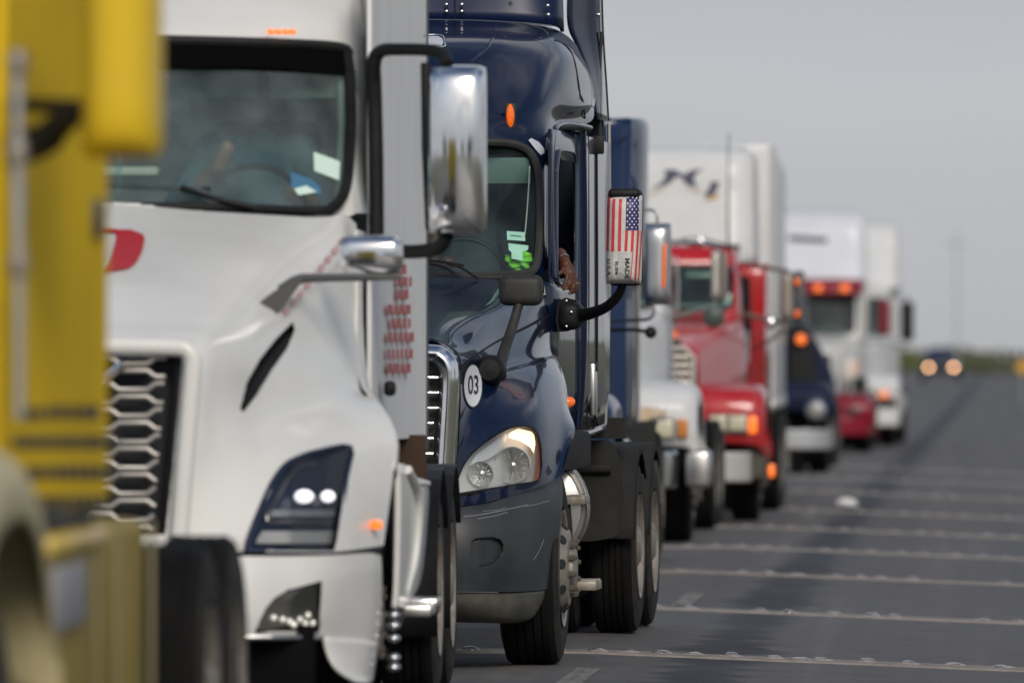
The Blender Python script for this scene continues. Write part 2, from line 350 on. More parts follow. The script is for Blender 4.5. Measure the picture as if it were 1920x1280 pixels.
def textg(s, size, fn, ext=0.0, bold=0.0):
    """text as mesh; fn maps flat (x, y) to a local point"""
    cu = bpy.data.curves.new('t', 'FONT'); cu.body = s; cu.size = size; cu.align_x = 'CENTER'; cu.align_y = 'CENTER'; cu.offset = bold; cu.resolution_u = 4
    ob = bpy.data.objects.new('t', cu); me = bpy.data.meshes.new_from_object(ob)
    V = [Vector(fn(v.co.x, v.co.y)) for v in me.vertices]; Fs = [tuple(p.vertices) for p in me.polygons]
    bpy.data.objects.remove(ob); bpy.data.curves.remove(cu); bpy.data.meshes.remove(me); return V, Fs

# ------------------------------------------------------------------ wheels
def wheel(rig, x_out, y, z=0.515, R=0.515, W=0.28, side=1, kind='drive', holes=True, n=64, parent=None, hub=True):
    """x_out: local x of the outer sidewall face. side +1 = image right"""
    root = parent or rig.o; s = side; c = (0, y, z); D = R/0.515
    t = []
    def X(h): return x_out - s*h
    prof = [(0.30*D, X(.03)), (0.33*D, X(.005)), (0.42*D, X(0.0)), (0.475*D, X(.012)), (0.497*D, X(.022)), (0.512*D, X(.045))]
    ribs = 5; wv = W-.09
    for i in range(ribs):
        a = .045+wv*i/ribs; b = .045+wv*(i+1)/ribs
        prof += [(0.515*D, X(a+.004)), (0.515*D, X(b-.008))]
        if i < ribs-1: prof += [(0.502*D, X(b-.006)), (0.502*D, X(b+.002))]
    prof += [(0.512*D, X(W-.045)), (0.497*D, X(W-.022)), (0.42*D, X(W)), (0.30*D, X(W-.03))]
    ty = O('tyre', latheg(prof, c, 'x', n), TYRE, root, 30)
    ty.data.materials.append(TSIDE)
    for p in ty.data.polygons:
        r = math.hypot(p.center.y-y, p.center.z-z)
        if r < 0.497*D: p.material_index = 1
    if kind == 'steer':
        pr = [(0.30*D, X(.02)), (0.315*D, X(-.002)), (0.295*D, X(.005)), (0.27*D, X(.05)), (0.255*D, X(.03)), (0.20*D, X(-.03)), (0.17*D, X(-.035)), (0.12*D, X(-.035)), (0.112*D, X(-.055)), (0.09*D, X(-.068)), (0.0001, X(-.068))]
    else:
        pr = [(0.30*D, X(.02)), (0.31*D, X(.0)), (0.29*D, X(.02)), (0.27*D, X(.12)), (0.24*D, X(.16)), (0.16*D, X(.15)), (0.13*D, X(.13)), (0.12*D, X(.02)), (0.09*D, X(.0)), (0.0001, X(.0))]
    rm = O('rim', latheg(pr, c, 'x', 40), ALU, ty, 35)
    nuts = []; hol = []
    for k in range(10):
        a = 2*math.pi*k/10+.2
        rr = .142*D; xx = X(-.035) if kind == 'steer' else X(.13)
        p = Vector((xx, y+rr*math.cos(a), z+rr*math.sin(a)))
        nuts.append(tubeg([p, p+Vector((s*.03, 0, 0)), p+Vector((s*.045, 0, 0))], [.017, .017, .009], 6))
        if kind == 'steer':
            a += .31; rr = .222*D; p = Vector((X(.0), y+rr*math.cos(a), z+rr*math.sin(a)))
            nrm = Vector((s*.75, .65*math.cos(a), .65*math.sin(a))).normalized()
            hol.append(tubeg([p-nrm*.02, p+nrm*.012], [.026, .026], 14))
    pc = sep if (kind == 'steer' and n > 40) else join
    wn = O('wheel_nut', pc(nuts), NUT, ty, 30)
    if pc is join: wn['kind'] = 'stuff'
    if hol:
        wn = O('hand_hole', pc(hol), DARK, ty, 30)
        if pc is join: wn['kind'] = 'stuff'
    return ty

# =================================================================== SETTING
def gz(x, y):
    """height of the road: flat under the queue, falling 4 % to the right, a slight rise far away"""
    t = min(1, max(0, (y-200)/500)); t = t*t*(3-2*t)
    return -0.04*max(0, min(x+2.36, 9)) + 0.5*t + 0.02*min(0, max(-8, x+6))*0
def ground_sheet(name, xs, ys, m, dz=0.0, kind='structure'):
    V = [(x, y, gz(x, y)+dz) for y in ys for x in xs]; nx = len(xs)
    Fs = [(j*nx+i, j*nx+i+1, (j+1)*nx+i+1, (j+1)*nx+i) for j in range(len(ys)-1) for i in range(nx-1)]
    o = mk(name, V, Fs, m, None, 60); o['kind'] = kind; return o
def road_mat():
    m = bpy.data.materials.new('asphalt'); m.use_nodes = True; nt = m.node_tree; N = nt.nodes.new; L = nt.links.new; b = nt.nodes['Principled BSDF']
    tc = N('ShaderNodeTexCoord'); sep = N('ShaderNodeSeparateXYZ'); L(tc.outputs['Object'], sep.inputs[0])
    def noise(scale, det, vec, rough=.6):
        n = N('ShaderNodeTexNoise'); n.inputs['Scale'].default_value = scale; n.inputs['Detail'].default_value = det; n.inputs['Roughness'].default_value = rough; L(vec, n.inputs['Vector']); return n.outputs[0]
    def mth(op, a, b_=None, cl=False):
        n = N('ShaderNodeMath'); n.operation = op; n.use_clamp = cl
        for i, v in enumerate((a, b_)):
            if v is None: continue
            if isinstance(v, (int, float)): n.inputs[i].default_value = v
            else: L(v, n.inputs[i])
        return n.outputs[0]
    def mrange(v, a, b_, c, d):
        n = N('ShaderNodeMapRange'); n.inputs[1].default_value = a; n.inputs[2].default_value = b_; n.inputs[3].default_value = c; n.inputs[4].default_value = d; L(v, n.inputs[0]); return n.outputs[0]
    def mixc(f, a, b_):
        n = N('ShaderNodeMix'); n.data_type = 'RGBA'; L(f, n.inputs[0])
        for i, v in ((6, a), (7, b_)):
            if isinstance(v, tuple): n.inputs[i].default_value = (*v, 1)
            else: L(v, n.inputs[i])
        return n.outputs[2]
    # slab grain drawn out across the road (streaks of dust and screed)
    mp = N('ShaderNodeMapping'); mp.inputs['Scale'].default_value = (0.9, 0.55, 1); L(tc.outputs['Object'], mp.inputs[0])
    big = noise(1.0, 6, mp.outputs[0]); fine = noise(55, 4, tc.outputs['Object']); mid = noise(6, 5, tc.outputs['Object'])
    c = mixc(mrange(big, .35, .68, 0, 1), (0.086, 0.079, 0.074), (0.142, 0.131, 0.121))
    c = mixc(mrange(fine, .35, .7, 0, .35), c, (0.07, 0.07, 0.072))
    c = mixc(mrange(mid, .55, .75, 0, .35), c, (0.155, 0.148, 0.14))
    mp6 = N('ShaderNodeMapping'); mp6.inputs['Scale'].default_value = (1.1, .8, 1); mp6.inputs['Location'].default_value = (1, 4, 0); L(tc.outputs['Object'], mp6.inputs[0])
    sk = noise(3.2, 9, mp6.outputs[0], .75); c = mixc(mrange(sk, .48, .66, 0, .6), c, (0.048, 0.047, 0.048)); c = mixc(mrange(sk, .30, .44, .45, 0), c, (0.145, 0.138, 0.13))
    dr = noise(9, 3, tc.outputs['Object'], .5); c = mixc(mrange(dr, .70, .74, 0, .75), c, (0.025, 0.025, 0.027))
    mp7 = N('ShaderNodeMapping'); mp7.inputs['Scale'].default_value = (2.2, .02, 1); L(tc.outputs['Object'], mp7.inputs[0])
    tr = noise(1.0, 4, mp7.outputs[0], .6); c = mixc(mrange(tr, .40, .62, 0, .5), c, (0.058, 0.058, 0.063)); c = mixc(mrange(tr, .33, .42, .4, 0), c, (0.15, 0.143, 0.136))
    # dark seepage along the joint at x = -1.55
    mp2 = N('ShaderNodeMapping'); mp2.inputs['Scale'].default_value = (0.0, 1.3, 0); L(tc.outputs['Object'], mp2.inputs[0])
    edge = noise(1.0, 10, mp2.outputs[0], .88)
    mp3 = N('ShaderNodeMapping'); mp3.inputs['Scale'].default_value = (1.4, 2.2, 0); L(tc.outputs['Object'], mp3.inputs[0])
    e2 = noise(1.6, 6, mp3.outputs[0], .7)
    mp5 = N('ShaderNodeMapping'); mp5.inputs['Scale'].default_value = (0.0, .16, 0); L(tc.outputs['Object'], mp5.inputs[0])
    slow = noise(1.0, 2, mp5.outputs[0])
    wd = mth('ADD', mth('ADD', mrange(edge, .40, .60, -.14, .22), mrange(slow, .35, .65, .12, .22)), mrange(e2, .3, .7, -.05, .05))
    d = mth('ABSOLUTE', mth('ADD', sep.outputs[0], 1.60))
    st = mrange(mth('SUBTRACT', d, wd), -.03, .012, 1, 0)
    st = mth('MULTIPLY', st, mrange(e2, .25, .6, .78, .98))
    c = mixc(st, c, (0.013, 0.015, 0.023))
    # thin joint line
    jl = mrange(mth('ABSOLUTE', mth('ADD', sep.outputs[0], mrange(e2, .3, .7, 1.575, 1.60))), .003, .010, 1, 0)
    c = mixc(mth('MULTIPLY', jl, .8), c, (0.018, 0.018, 0.02))
    # faint dark blotches across lane
    mp4 = N('ShaderNodeMapping'); mp4.inputs['Scale'].default_value = (1.3, 1.0, 1); mp4.inputs['Location'].default_value = (3, 7, 0); L(tc.outputs['Object'], mp4.inputs[0])
    bl = noise(1.6, 7, mp4.outputs[0], .65); c = mixc(mrange(bl, .58, .72, 0, .3), c, (0.05, 0.052, 0.06))
    L(c, b.inputs['Base Color']); L(mrange(big, .3, .7, .62, .78), b.inputs['Roughness'])
    bp = N('ShaderNodeBump'); bp.inputs['Strength'].default_value = .5; bp.inputs['Distance'].default_value = .006; L(fine, bp.inputs['Height']); L(bp.outputs[0], b.inputs['Normal'])
    return m
ROAD = road_mat()
ys = [-60]+list(range(-40, 200, 20))+list(range(200, 760, 40))+[760]
ground_sheet('road', [-14, -10, -6, -2.36, -1, 1, 3, 5, 6.6, 9], ys, ROAD)
EARTH = mat('dry_grassy_ground', (0.11, 0.115, 0.06), 0.95, dirt=(0.17, 0.15, 0.10), dirt_amt=0.8, dscale=0.4, bump=.5, bscale=8)
V = []; Fs = []
xs_ = [-2500, -400, -60, -14, -10, -2.36, 6.64, 9, 60, 400, 2500]; ys_ = [-2500, -400, -60, 0, 100, 200, 260, 320, 400, 500, 600, 700, 900, 1500, 3500]
for yy in ys_:
    for xx in xs_: V.append((xx, yy, gz(min(max(xx, -14), 9), yy)-0.03 + (0 if yy < 800 else 0.3)))
nx = len(xs_)
for j in range(len(ys_)-1):
    for i in range(nx-1): Fs.append((j*nx+i, j*nx+i+1, (j+1)*nx+i+1, (j+1)*nx+i))
g = mk('ground', V, Fs, EARTH, None, 60); g['kind'] = 'structure'
# worn lane dashes
WORN = bpy.data.materials.new('worn_lane_paint')
def worn():
    m = WORN; m.use_nodes = True; nt = m.node_tree; N = nt.nodes.new; L = nt.links.new; b = nt.nodes['Principled BSDF']; b.inputs['Roughness'].default_value = .75
    tc = N('ShaderNodeTexCoord'); mp = N('ShaderNodeMapping'); mp.inputs['Scale'].default_value = (14, 1.2, 1); L(tc.outputs['Object'], mp.inputs[0])
    n = N('ShaderNodeTexNoise'); n.inputs['Scale'].default_value = 1.5; n.inputs['Detail'].default_value = 8; n.inputs['Roughness'].default_value = .7; L(mp.outputs[0], n.inputs['Vector'])
    cr = N('ShaderNodeValToRGB'); cr.color_ramp.elements[0].position = .36; cr.color_ramp.elements[0].color = (0.09, 0.088, 0.085, 1); cr.color_ramp.elements[1].position = .56; cr.color_ramp.elements[1].color = (0.20, 0.195, 0.17, 1)
    L(n.outputs[0], cr.inputs[0]); L(cr.outputs[0], b.inputs['Base Color'])
worn()
for k, (y0, y1, lab) in enumerate(((42.4, 45.2, 'worn white lane dash beside the front tyre of the navy truck'), (56.6, 59.6, 'worn white lane dash beyond the second row of road studs'), (72.0, 75.0, 'worn white lane dash beside the white truck with a rust stain'),
                                   (87.5, 90.5, 'faint white lane dash beside the red truck'), (102.5, 105.5, 'faint white lane dash far down the lane'))):
    x0 = -2.27+.0035*(y0-42)
    o = ground_sheet('lane_marking', [x0, x0+.13], [y0, y0+1, y0+2, y1], WORN, 0.004); o.data.set_sharp_from_angle(angle=1)
# rows of ceramic studs on glued strips
STRIP = mat('beige_road_strip', (0.25, 0.225, 0.20), 0.7, dirt=(0.15, 0.135, 0.12), dirt_amt=0.75, dscale=9, bump=.5, bscale=30)
STUD = mat('glazed_road_stud', (0.10, 0.105, 0.125), 0.14, coat=0.9, dirt=(0.42, 0.36, 0.3), dirt_amt=0.75, dscale=16)
STUDW = mat('pale_road_stud_glue', (0.38, 0.33, 0.30), 0.5, dirt=(0.22, 0.13, 0.09), dirt_amt=0.9, dscale=22)
ordn = ['nearest', 'second', 'third', 'fourth', 'fifth', 'sixth', 'seventh', 'eighth', 'ninth']
dome = latheg([(0.0001, .024), (.02, .0232), (.034, .020), (.044, .013), (.050, .004), (.051, -.004)], (0, 0, 0), 'z', 20)
dome_me = None
def stud_meshes():
    a = mk('stud', dome[0], dome[1], STUD, None, 60)
    rg = []; rnd = random.Random(3)
    for j in range(24):
        aa = 2*math.pi*j/24; rg.append((aa, .060+.016*rnd.random()))
    V = [Vector((0, 0, .006))]+[Vector((r*math.cos(a_), r*math.sin(a_), -.004)) for a_, r in rg]+[Vector((.047*math.cos(a_), .047*math.sin(a_), .007)) for a_, r in rg]
    Fs = [(0, 25+j, 25+(j+1) % 24) for j in range(24)]+[(1+j, 1+(j+1) % 24, 25+(j+1) % 24, 25+j) for j in range(24)]
    b = mk('glue_pad', V, Fs, STUDW, None, 60)
    m1, m2 = a.data, b.data; bpy.data.objects.remove(a); bpy.data.objects.remove(b); return m1, m2
sm1, sm2 = stud_meshes()
for k, Y in enumerate((47.55, 55.9, 65.2, 73.6, 82.2, 91.8, 103.9, 115.8, 126.5)):
    xs = list(np.arange(-5.2, 4.2, .14)); V = []; Fs = []; rnd = random.Random(k)
    h = .46
    for x in xs:
        j1, j2 = rnd.uniform(-.012, .012), rnd.uniform(-.012, .012)
        for (dy, dz) in ((-h/2+j1, -.002), (-h/2+.012+j1, .009), (h/2-.012+j2, .009), (h/2+j2, -.002)): V.append((x, Y+dy, gz(x, Y)+dz+.002))
    for i in range(len(xs)-1):
        for q in range(3): a = i*4+q; Fs.append((a, a+1, a+5, a+4))
    o = mk('rumble_strip', V, Fs, STRIP, None, 30)
    o['label'] = 'raised beige strip with ceramic studs across the lanes, %s row from the camera' % ordn[k]; o['category'] = 'rumble strip'; o['group'] = 'stud strips across the road'
    x = -5.0
    if k == 0: fix = [-2.28, -2.10, -1.92, -1.74, -1.53, -1.29, -1.14, -1.03, -.77, -.545, -.29, -.03, .22]
    else: fix = None
    lst = [-4.9+.24*i for i in range(11)] + (fix or [-2.3+.235*i+rnd.uniform(-.075, .075) for i in range(12) if rnd.random() > .12]) + [.55+.25*i for i in range(8)]
    for x in lst:
        d = bpy.data.objects.new('stud', sm1); col.objects.link(d); d.parent = o
        yy = Y+rnd.uniform(-.09, .09); d.location = (x, yy, gz(x, yy)+.011); s = rnd.uniform(.78, 1.05); d.scale = (s*rnd.uniform(.85, 1.1), s, rnd.uniform(.5, 1.0)); d.rotation_euler = (rnd.uniform(-.05, .05), rnd.uniform(-.05, .05), rnd.uniform(0, 6))
        e = bpy.data.objects.new('glue_pad', sm2); col.objects.link(e); e.parent = o
        e.location = (x+rnd.uniform(-.01, .01), yy+rnd.uniform(-.02, .02), gz(x, yy)+.0105); e.rotation_euler = (0, 0, rnd.uniform(0, 6)); e.scale = (rnd.uniform(.8, 1.25), rnd.uniform(.8, 1.3), 1)
# litter
def litter():
    Y = 95.0; x = (1590-VX)/F*Y; bm = bmesh.new(); bmesh.ops.create_icosphere(bm, subdivisions=3, radius=.09)
    rnd = random.Random(5)
    for v in bm.verts: v.co = v.co*(1+rnd.uniform(-.25, .25)); v.co.z = v.co.z*.55+.04; v.co.x *= 1.2
    me = bpy.data.meshes.new('litter'); bm.to_mesh(me); bm.free(); me.materials.append(mat('white_plastic_bag', (0.75, 0.75, 0.74), .6))
    o = bpy.data.objects.new('litter', me); col.objects.link(o); o.location = (x, Y, gz(x, Y)); o['label'] = 'crumpled white plastic bag lying on the open lane'; o['category'] = 'litter'
litter()
# scrub along the horizon, trees behind the camera and beside the road
LEAFD = mat('scrub_leaves', (0.11, 0.13, 0.035), 0.8, dirt=(0.17, 0.18, 0.06), dirt_amt=.9, dscale=.8)
LEAFD2 = mat('scrub_leaves_dry', (0.10, 0.11, 0.055), 0.8, dirt=(0.16, 0.16, 0.10), dirt_amt=.9, dscale=.8)
def leafmass(name, blobs, m, n, size, seed, label, cat):
    rnd = np.random.RandomState(seed); V = []; Fs = []
    tot = sum(b[3]*b[5] for b in blobs)
    for (cx, cy, cz, rx, ry, rz) in blobs:
        k = max(20, int(n*rx*rz/tot))
        for _ in range(k):
            d = rnd.normal(size=3); d /= np.linalg.norm(d); r = rnd.uniform(.55, 1.05)**.6*(1+.25*math.sin(5*d[0]+3*d[2]+cx))
            p = np.array([cx+d[0]*rx*r, cy+d[1]*ry*r, max(.03, cz+d[2]*rz*r)]); a = rnd.normal(size=3); a /= np.linalg.norm(a); b = np.cross(a, rnd.normal(size=3)); b /= np.linalg.norm(b); s = size*rnd.uniform(.6, 1.4)
            i = len(V); V += [tuple(p-a*s), tuple(p+b*s*.5), tuple(p+a*s), tuple(p-b*s*.5)]; Fs.append((i, i+1, i+2, i+3))
    me = bpy.data.meshes.new(name); me.from_pydata(V, [], Fs); me.materials.append(m); o = bpy.data.objects.new(name, me); col.objects.link(o)
    o['label'] = label; o['category'] = cat; return o
rnd = random.Random(11)
bl = []
for i in range(46):
    x = -17.0+i*.33; hgt = 1.0+.55*math.sin(i*.7)+rnd.uniform(-.3, .3)
    bl.append((x+rnd.uniform(-.3, .3), 655+rnd.uniform(-12, 12), .45+hgt*.35, .9, 2.5, hgt*.62))
o = leafmass('scrub', bl, LEAFD, 9000, .16, 1, 'low green scrub along the far end of the road', 'scrub'); o['kind'] = 'stuff'
bl = []
for i in range(60):
    x = -2.8+i*.5; hgt = .85+.35*math.sin(i*.5+1)+rnd.uniform(-.2, .2)
    bl.append((x+rnd.uniform(-.3, .3), 600+i*1.2+rnd.uniform(-8, 8), .55+hgt*.35, 1.0, 2.5, hgt*.75))
o = leafmass('scrub', bl, LEAFD2, 11000, .16, 2, 'dull green scrub along the right verge at the horizon', 'scrub'); o['kind'] = 'stuff'
bl = []
for i in range(90):
    x = -300+i*7; bl.append((x, 900+rnd.uniform(-40, 40), 1.4, 6, 6, 1.0+rnd.uniform(-.5, .5)))
o = leafmass('scrub', bl, LEAFD2, 9000, .7, 3, 'distant grey-green tree belt on the horizon', 'scrub'); o['kind'] = 'stuff'
LEAFT = mat('tree_leaves', (0.04, 0.065, 0.02), 0.7, dirt=(0.08, 0.10, 0.03), dirt_amt=.9, dscale=.5)
BARK = mat('bark', (0.10, 0.075, 0.055), .9, bump=.5, bscale=12)
tree_lib = []
def tree(x, y, h, seed, label):
    t = bpy.data.objects.new('roadside_tree', None); col.objects.link(t); t.location = (x, y, -.1); t['label'] = label; t['category'] = 'tree'; t['group'] = 'trees beside and behind the camera'
    k = seed % 2
    if len(tree_lib) <= k:
        r = random.Random(seed); g = [tubeg([(0, 0, 0), (.1, 0, 2), (0, .1, 4)], [.28, .2, .1], 10, smooth=2)]; bl = []
        for i in range(9):
            a = i*2.4; rr = r.uniform(.8, 2.2); zz = r.uniform(3.0, 6.4); g.append(tubeg([(0, 0, 1.8+i*.2), (rr*.5*math.cos(a), rr*.5*math.sin(a), zz*.7), (rr*math.cos(a), rr*math.sin(a), zz)], [.1, .06, .02], 6))
            bl.append((rr*math.cos(a), rr*math.sin(a), zz, 1.5, 1.5, 1.1))
        tr = O('trunk', join(g), BARK, None); cr = leafmass('crown', bl, LEAFT, 5000, .22, seed, '', '')
        del cr['label']; del cr['category']; tree_lib.append((tr.data, cr.data)); bpy.data.objects.remove(tr); bpy.data.objects.remove(cr)
    for nm, me in zip(('trunk', 'crown'), tree_lib[k]):
        c = bpy.data.objects.new(nm, me); col.objects.link(c); c.parent = t
    t.scale = (h/7, h/7, h/7); t.rotation_euler = (0, 0, seed)
tspots = [(16, -25, 7), (24, -40, 9), (30, -8, 8), (-22, -30, 8), (-30, -55, 9), (38, -60, 10), (34, 22, 7), (40, 52, 8), (36, 90, 7), (12, -75, 9), (-12, -80, 8)]
for i, (x, y, h) in enumerate(tspots): tree(x, y, h, i, 'roadside tree standing outside the photograph, seen only in reflections')
# utility pole at the horizon
def pole():
    Y = 600.0; x = (1795-VX)/F*Y; t = bpy.data.objects.new('utility_pole', None); col.objects.link(t); t.location = (x, Y, gz(x, Y)-.1); t['label'] = 'tall wooden utility pole far away above the oncoming headlights'; t['category'] = 'utility pole'
    O('post', tubeg([(0, 0, 0), (0, 0, 10)], [.13, .09], 12), mat('haze_paled_pole', (.46, .46, .47), .6), t); O('crossarm', boxg((0, 0, 9.1), (2.0, .08, .08), .01), mat('haze_paled_pole', (.46, .46, .47), .6), t)  # pole coloured close to the sky, distance haze put into the paint
    O('insulator', sep([tubeg([(a, 0, 9.16), (a, 0, 9.32)], .05, 8) for a in (-.9, -.4, .4, .9)]), STEEL, t)
pole()
def sign():
    Y = 300.0; x = (1919-VX)/F*Y; t = bpy.data.objects.new('warning_sign', None); col.objects.link(t); t.location = (x, Y, gz(x, Y)); t['label'] = 'small orange warning sign on a post at the right edge of the road'; t['category'] = 'road sign'
    O('post', tubeg([(0, 0, 0), (0, 0, 1.4)], .03, 8), STEEL, t); z = 1.33
    O('sign_panel', prismg([Vector((0, -.04, z+.3)), Vector((.3, -.04, z)), Vector((0, -.04, z-.3)), Vector((-.3, -.04, z))], 0, .01), mat('orange_sign_sheeting', (0.62, 0.33, 0.03), .5), t)
sign()
# =================================================================== NAVY TRUCK (sharp, middle of the picture)
def navy():
    R = Rig('navy_truck', -3.56, 45.7, math.radians(1.5), 'navy blue tractor with a flag printed mirror cover and number 03 on its hood'); r = R.o; P = R.P
    def row(*a, c=None):
        out = []
        if c: q = P(900, c[0], c[1]); out.append(Vector((0, c[1], q.z)))
        return out+[P(*t) for t in a]
    HL = [(851,928),(855,902),(869,868),(889,843),(919,820),(949,803),(972,797),(990,797),(1003,803),(1012,818),(1016,843),(1017,872),(1014,893),(1009,903),(965,910),(902,920)]
    # hood top
    hood_o = surf('hood', [row((800,509,1.0),(950,512,1.12),(1005,522,1.2),(1022,548,1.15),(1031,590,1.1), c=(508,.9)),
                  row((800,545,.45),(900,552,.5),(950,562,.55),(982,584,.6),(1000,607,.65), c=(544,.42)),
                  row((800,582,-.15),(870,585,-.12),(905,597,-.1),(925,617,-.05),(940,636,0), c=(581,-.18)),
                  row((790,615,-.7),(840,623,-.68),(868,637,-.62),(886,650,-.58),(900,660,-.5), c=(612,-.75)),
                  row((780,634,-1.0),(822,640,-1.0),(848,656,-1.0),(857,668,-1.0),(863,688,-1.02), c=(632,-1.04))], BLUE, r, 7, 6, sym=True)
    # side wall + fender
    rows = [[(863,689,-1.02),(900,661,-.5),(940,637,0),(1000,608,.65),(1031,592,1.1),(1031,592,1.3)],
            [(864,740,-1.05),(902,700,-.62),(944,684,-.2),(1000,668,.35),(1029,655,.95),(1033,650,1.25)],
            [(863,775,-1.07),(903,735,-.74),(946,706,-.4),(1000,687,.1),(1036,676,.72),(1052,690,1.0)],
            [(861,815,-1.09),(902,772,-.88),(946,745,-.62),(1003,716,-.15),(1044,706,.38),(1062,724,.62)],
            [(858,855,-1.1),(899,815,-.98),(944,785,-.80),(1006,760,-.42),(1050,752,.08),(1066,765,.32)],
            [(855,890,-1.12),(896,862,-1.03),(942,835,-.90),(1010,815,-.58),(1055,800,-.16),(1078,803,.02)],
            [(852,920,-1.13),(894,905,-1.06),(940,895,-.95),(1012,873,-.66),(1052,852,-.33),(1069,838,-.26)],
            [(850,950,-1.14),(892,945,-1.07),(938,935,-.97),(1011,912,-.68),(1042,897,-.50),(1056,888,-.44)]]
    fend = surf('fender', [[P(*t) for t in q] for q in rows], BLUE, r, 9, 9, rig=R, holes=[HL])
    # rear half of the wheel arch
    def arch(s):
        rr = []
        for (zz, dy) in ((1.62, 0), (1.50, 0), (1.3, .02), (1.05, .03)):
            rr.append([Vector((s*1.20, .30+dy, zz)), Vector((s*1.215, .62, zz)), Vector((s*1.19, .82, zz-.05)), Vector((s*1.12, .98, zz-.1))])
        return rr
    # seam line
    O('hood_seam', both(tubeg([P(864,690,-1.035), P(900,661,-.515), P(940,637,-.015), P(1000,608,.635), P(1029,591,1.08)], .0035, 6, smooth=6)), BLACK, r)
    # dark underside, inner fender
    O('inner_fender', both(boxg((.62, .35, 1.05), (.5, 1.1, .75), .02)), DARK, r)
    O('engine_bay', boxg((0, .3, 1.1), (1.3, 2.2, .7), .02), DARK, r)
    # grille
    xo = P(861, 700, -1.12).x
    def gp(px, py, y=-1.14): return P(px, py, y)
    outer = [(845, 980), (853, 900), (860, 760), (862, 706), (859, 680), (850, 662), (835, 650), (815, 645)]
    inner = [(814, 980), (817, 860), (823, 760), (825, 716), (824, 700), (820, 690), (813, 683), (804, 680)]
    rows = []
    for (o_, i_) in zip(outer, inner):
        a, b = gp(*o_, -1.08), gp(*i_, -1.10); m1 = (a+b)/2; rows.append([a+Vector((0, .03, 0)), a+(m1-a)*.15+Vector((0, -.05, 0)), m1+Vector((0, -.085, 0)), b+(m1-b)*.15+Vector((0, -.04, 0)), b+Vector((0, .05, 0))])
    zt_o, zt_i = rows[-1][0].z, rows[-1][-1].z
    last = [Vector((0, p.y-.02, p.z+.012)) for p in rows[-1]]
    mid = [Vector((rows[-1][0].x*.5, p.y-.015, p.z+.010)) for p in rows[-1]]
    surf('grille_surround', rows+[mid, last], CHROME, r, 4, 5, thick=0)
    for i in range(12):
        py = 708+i*28.5; z = R.zc(py, -1.05)
        O('grille_slat', boxg((0, -1.06, z), (1.26 if i < 3 else 1.2, .05, .013), .004), CHROME, r)
    O('grille_backing', boxg((0, -.985, 1.22), (1.28, .02, .95)), mat('radiator_core', (0.05, 0.05, 0.046), .7, dirt=(.02, .02, .02), dirt_amt=.8, dscale=30), r)
    # number disc
    fs = onto(R, [hood_o, fend])
    def disc(rx, rz, off, n=36):
        V = []
        for k in range(n):
            a = 2*math.pi*k/n; px = 887+rx*math.cos(a); py = 723+rz*math.sin(a); V.append(P(px, py, fs(px, py)-off))
        for q in (.66, .33):
            for k in range(n): a = 2*math.pi*k/n; px = 887+rx*q*math.cos(a); py = 723+rz*q*math.sin(a); V.append(P(px, py, fs(px, py)-off))
        V.append(P(887, 723, fs(887, 723)-off)); Fs = []
        for r_ in (0, 1):
            for k in range(n): Fs.append((r_*n+k, r_*n+(k+1) % n, (r_+1)*n+(k+1) % n, (r_+1)*n+k))
        return V, Fs+[(2*n+k, 2*n+(k+1) % n, 3*n) for k in range(n)]
    O('number_disc', disc(18.5, 42, .012), INK, r, 80); O('number_disc', disc(16.5, 39, .020), mat('white_sticker', (.68, .69, .70), .35), r, 80)
    O('number', textg('03', .15, lambda x, y: P(888+x*140, 723-y*330, fs(888+x*140, 723-y*330)-.028), bold=.002), INK, r, 0)
    # headlight
    def hd(px, py): return float(np.interp(px, [850, 895, 940, 1000, 1020], [-1.13, -1.06, -.95, -.70, -.62])) + (928-py)*.0016 - .015
    hs = bpy.data.objects.new('headlight', None); col.objects.link(hs); hs.parent = r
    O('lens', patch(R, HL, hd, 20, 18), CLEAR, hs, 60)
    O('lens_gasket', outline(R, HL, lambda x, y: hd(x, y)-.002, .0095), BLACK, hs)
    O('lamp_housing', patch(R, HL, lambda x, y: hd(x, y)+.10, 12, 12), HOUS, hs)
    O('lamp_wall', rim_strip(R, HL, hd, .11), HOUS, hs)
    def bowl(px, py, rr, dep, y, nm, m):
        c = P(px, py, y); pr = [(rr*1.08, -.012), (rr*1.04, -.02), (rr, -.005)]+[(rr*math.cos(t), dep*math.sin(t)) for t in np.linspace(.1, 1.45, 9)]+[(.001, dep)]
        pr = [(a, h) for a, h in pr]; g = latheg(pr, c, 'y', 32); O(nm, g, m, hs, 30)
        ribs = []
        for k in range(14):
            a = 2*math.pi*k/14; ribs.append(tubeg([c+Vector((rr*.25*math.cos(a), dep*.92, rr*.25*math.sin(a))), c+Vector((rr*.9*math.cos(a), dep*.35, rr*.9*math.sin(a)))], .0035, 5))
        O('reflector_facet', join(ribs), CHROME, hs, 60)
        O('bulb_cap', latheg([(.0001, -.0), (.016, .004), (.02, .02), (.018, .06)], c, 'y', 16), STEEL, hs)
    bowl(961, 872, .092, .085, -.79, 'main_reflector', REFL); bowl(902, 888, .062, .06, -.965, 'small_reflector', REFL)
    T = [(952,812),(972,803),(990,804),(1001,812),(1004,830),(1001,850),(994,838),(975,826),(954,822)]
    O('turn_lamp', patch(R, T, lambda x, y: hd(x, y)+.03, 8, 8), TURN, hs)
    S = [(1008,822),(1012,828),(1014,850),(1013,878),(1008,900),(1002,902),(1007,880),(1009,850)]
    O('side_reflector', patch(R, S, lambda x, y: hd(x, y)+.016, 4, 12), REDREF, hs)
    BR = [(935,822),(948,808),(952,824),(930,852),(905,866),(880,872),(895,850)]
    O('inner_bezel', patch(R, BR, lambda x, y: hd(x, y)+.045, 8, 6), REFL, hs)
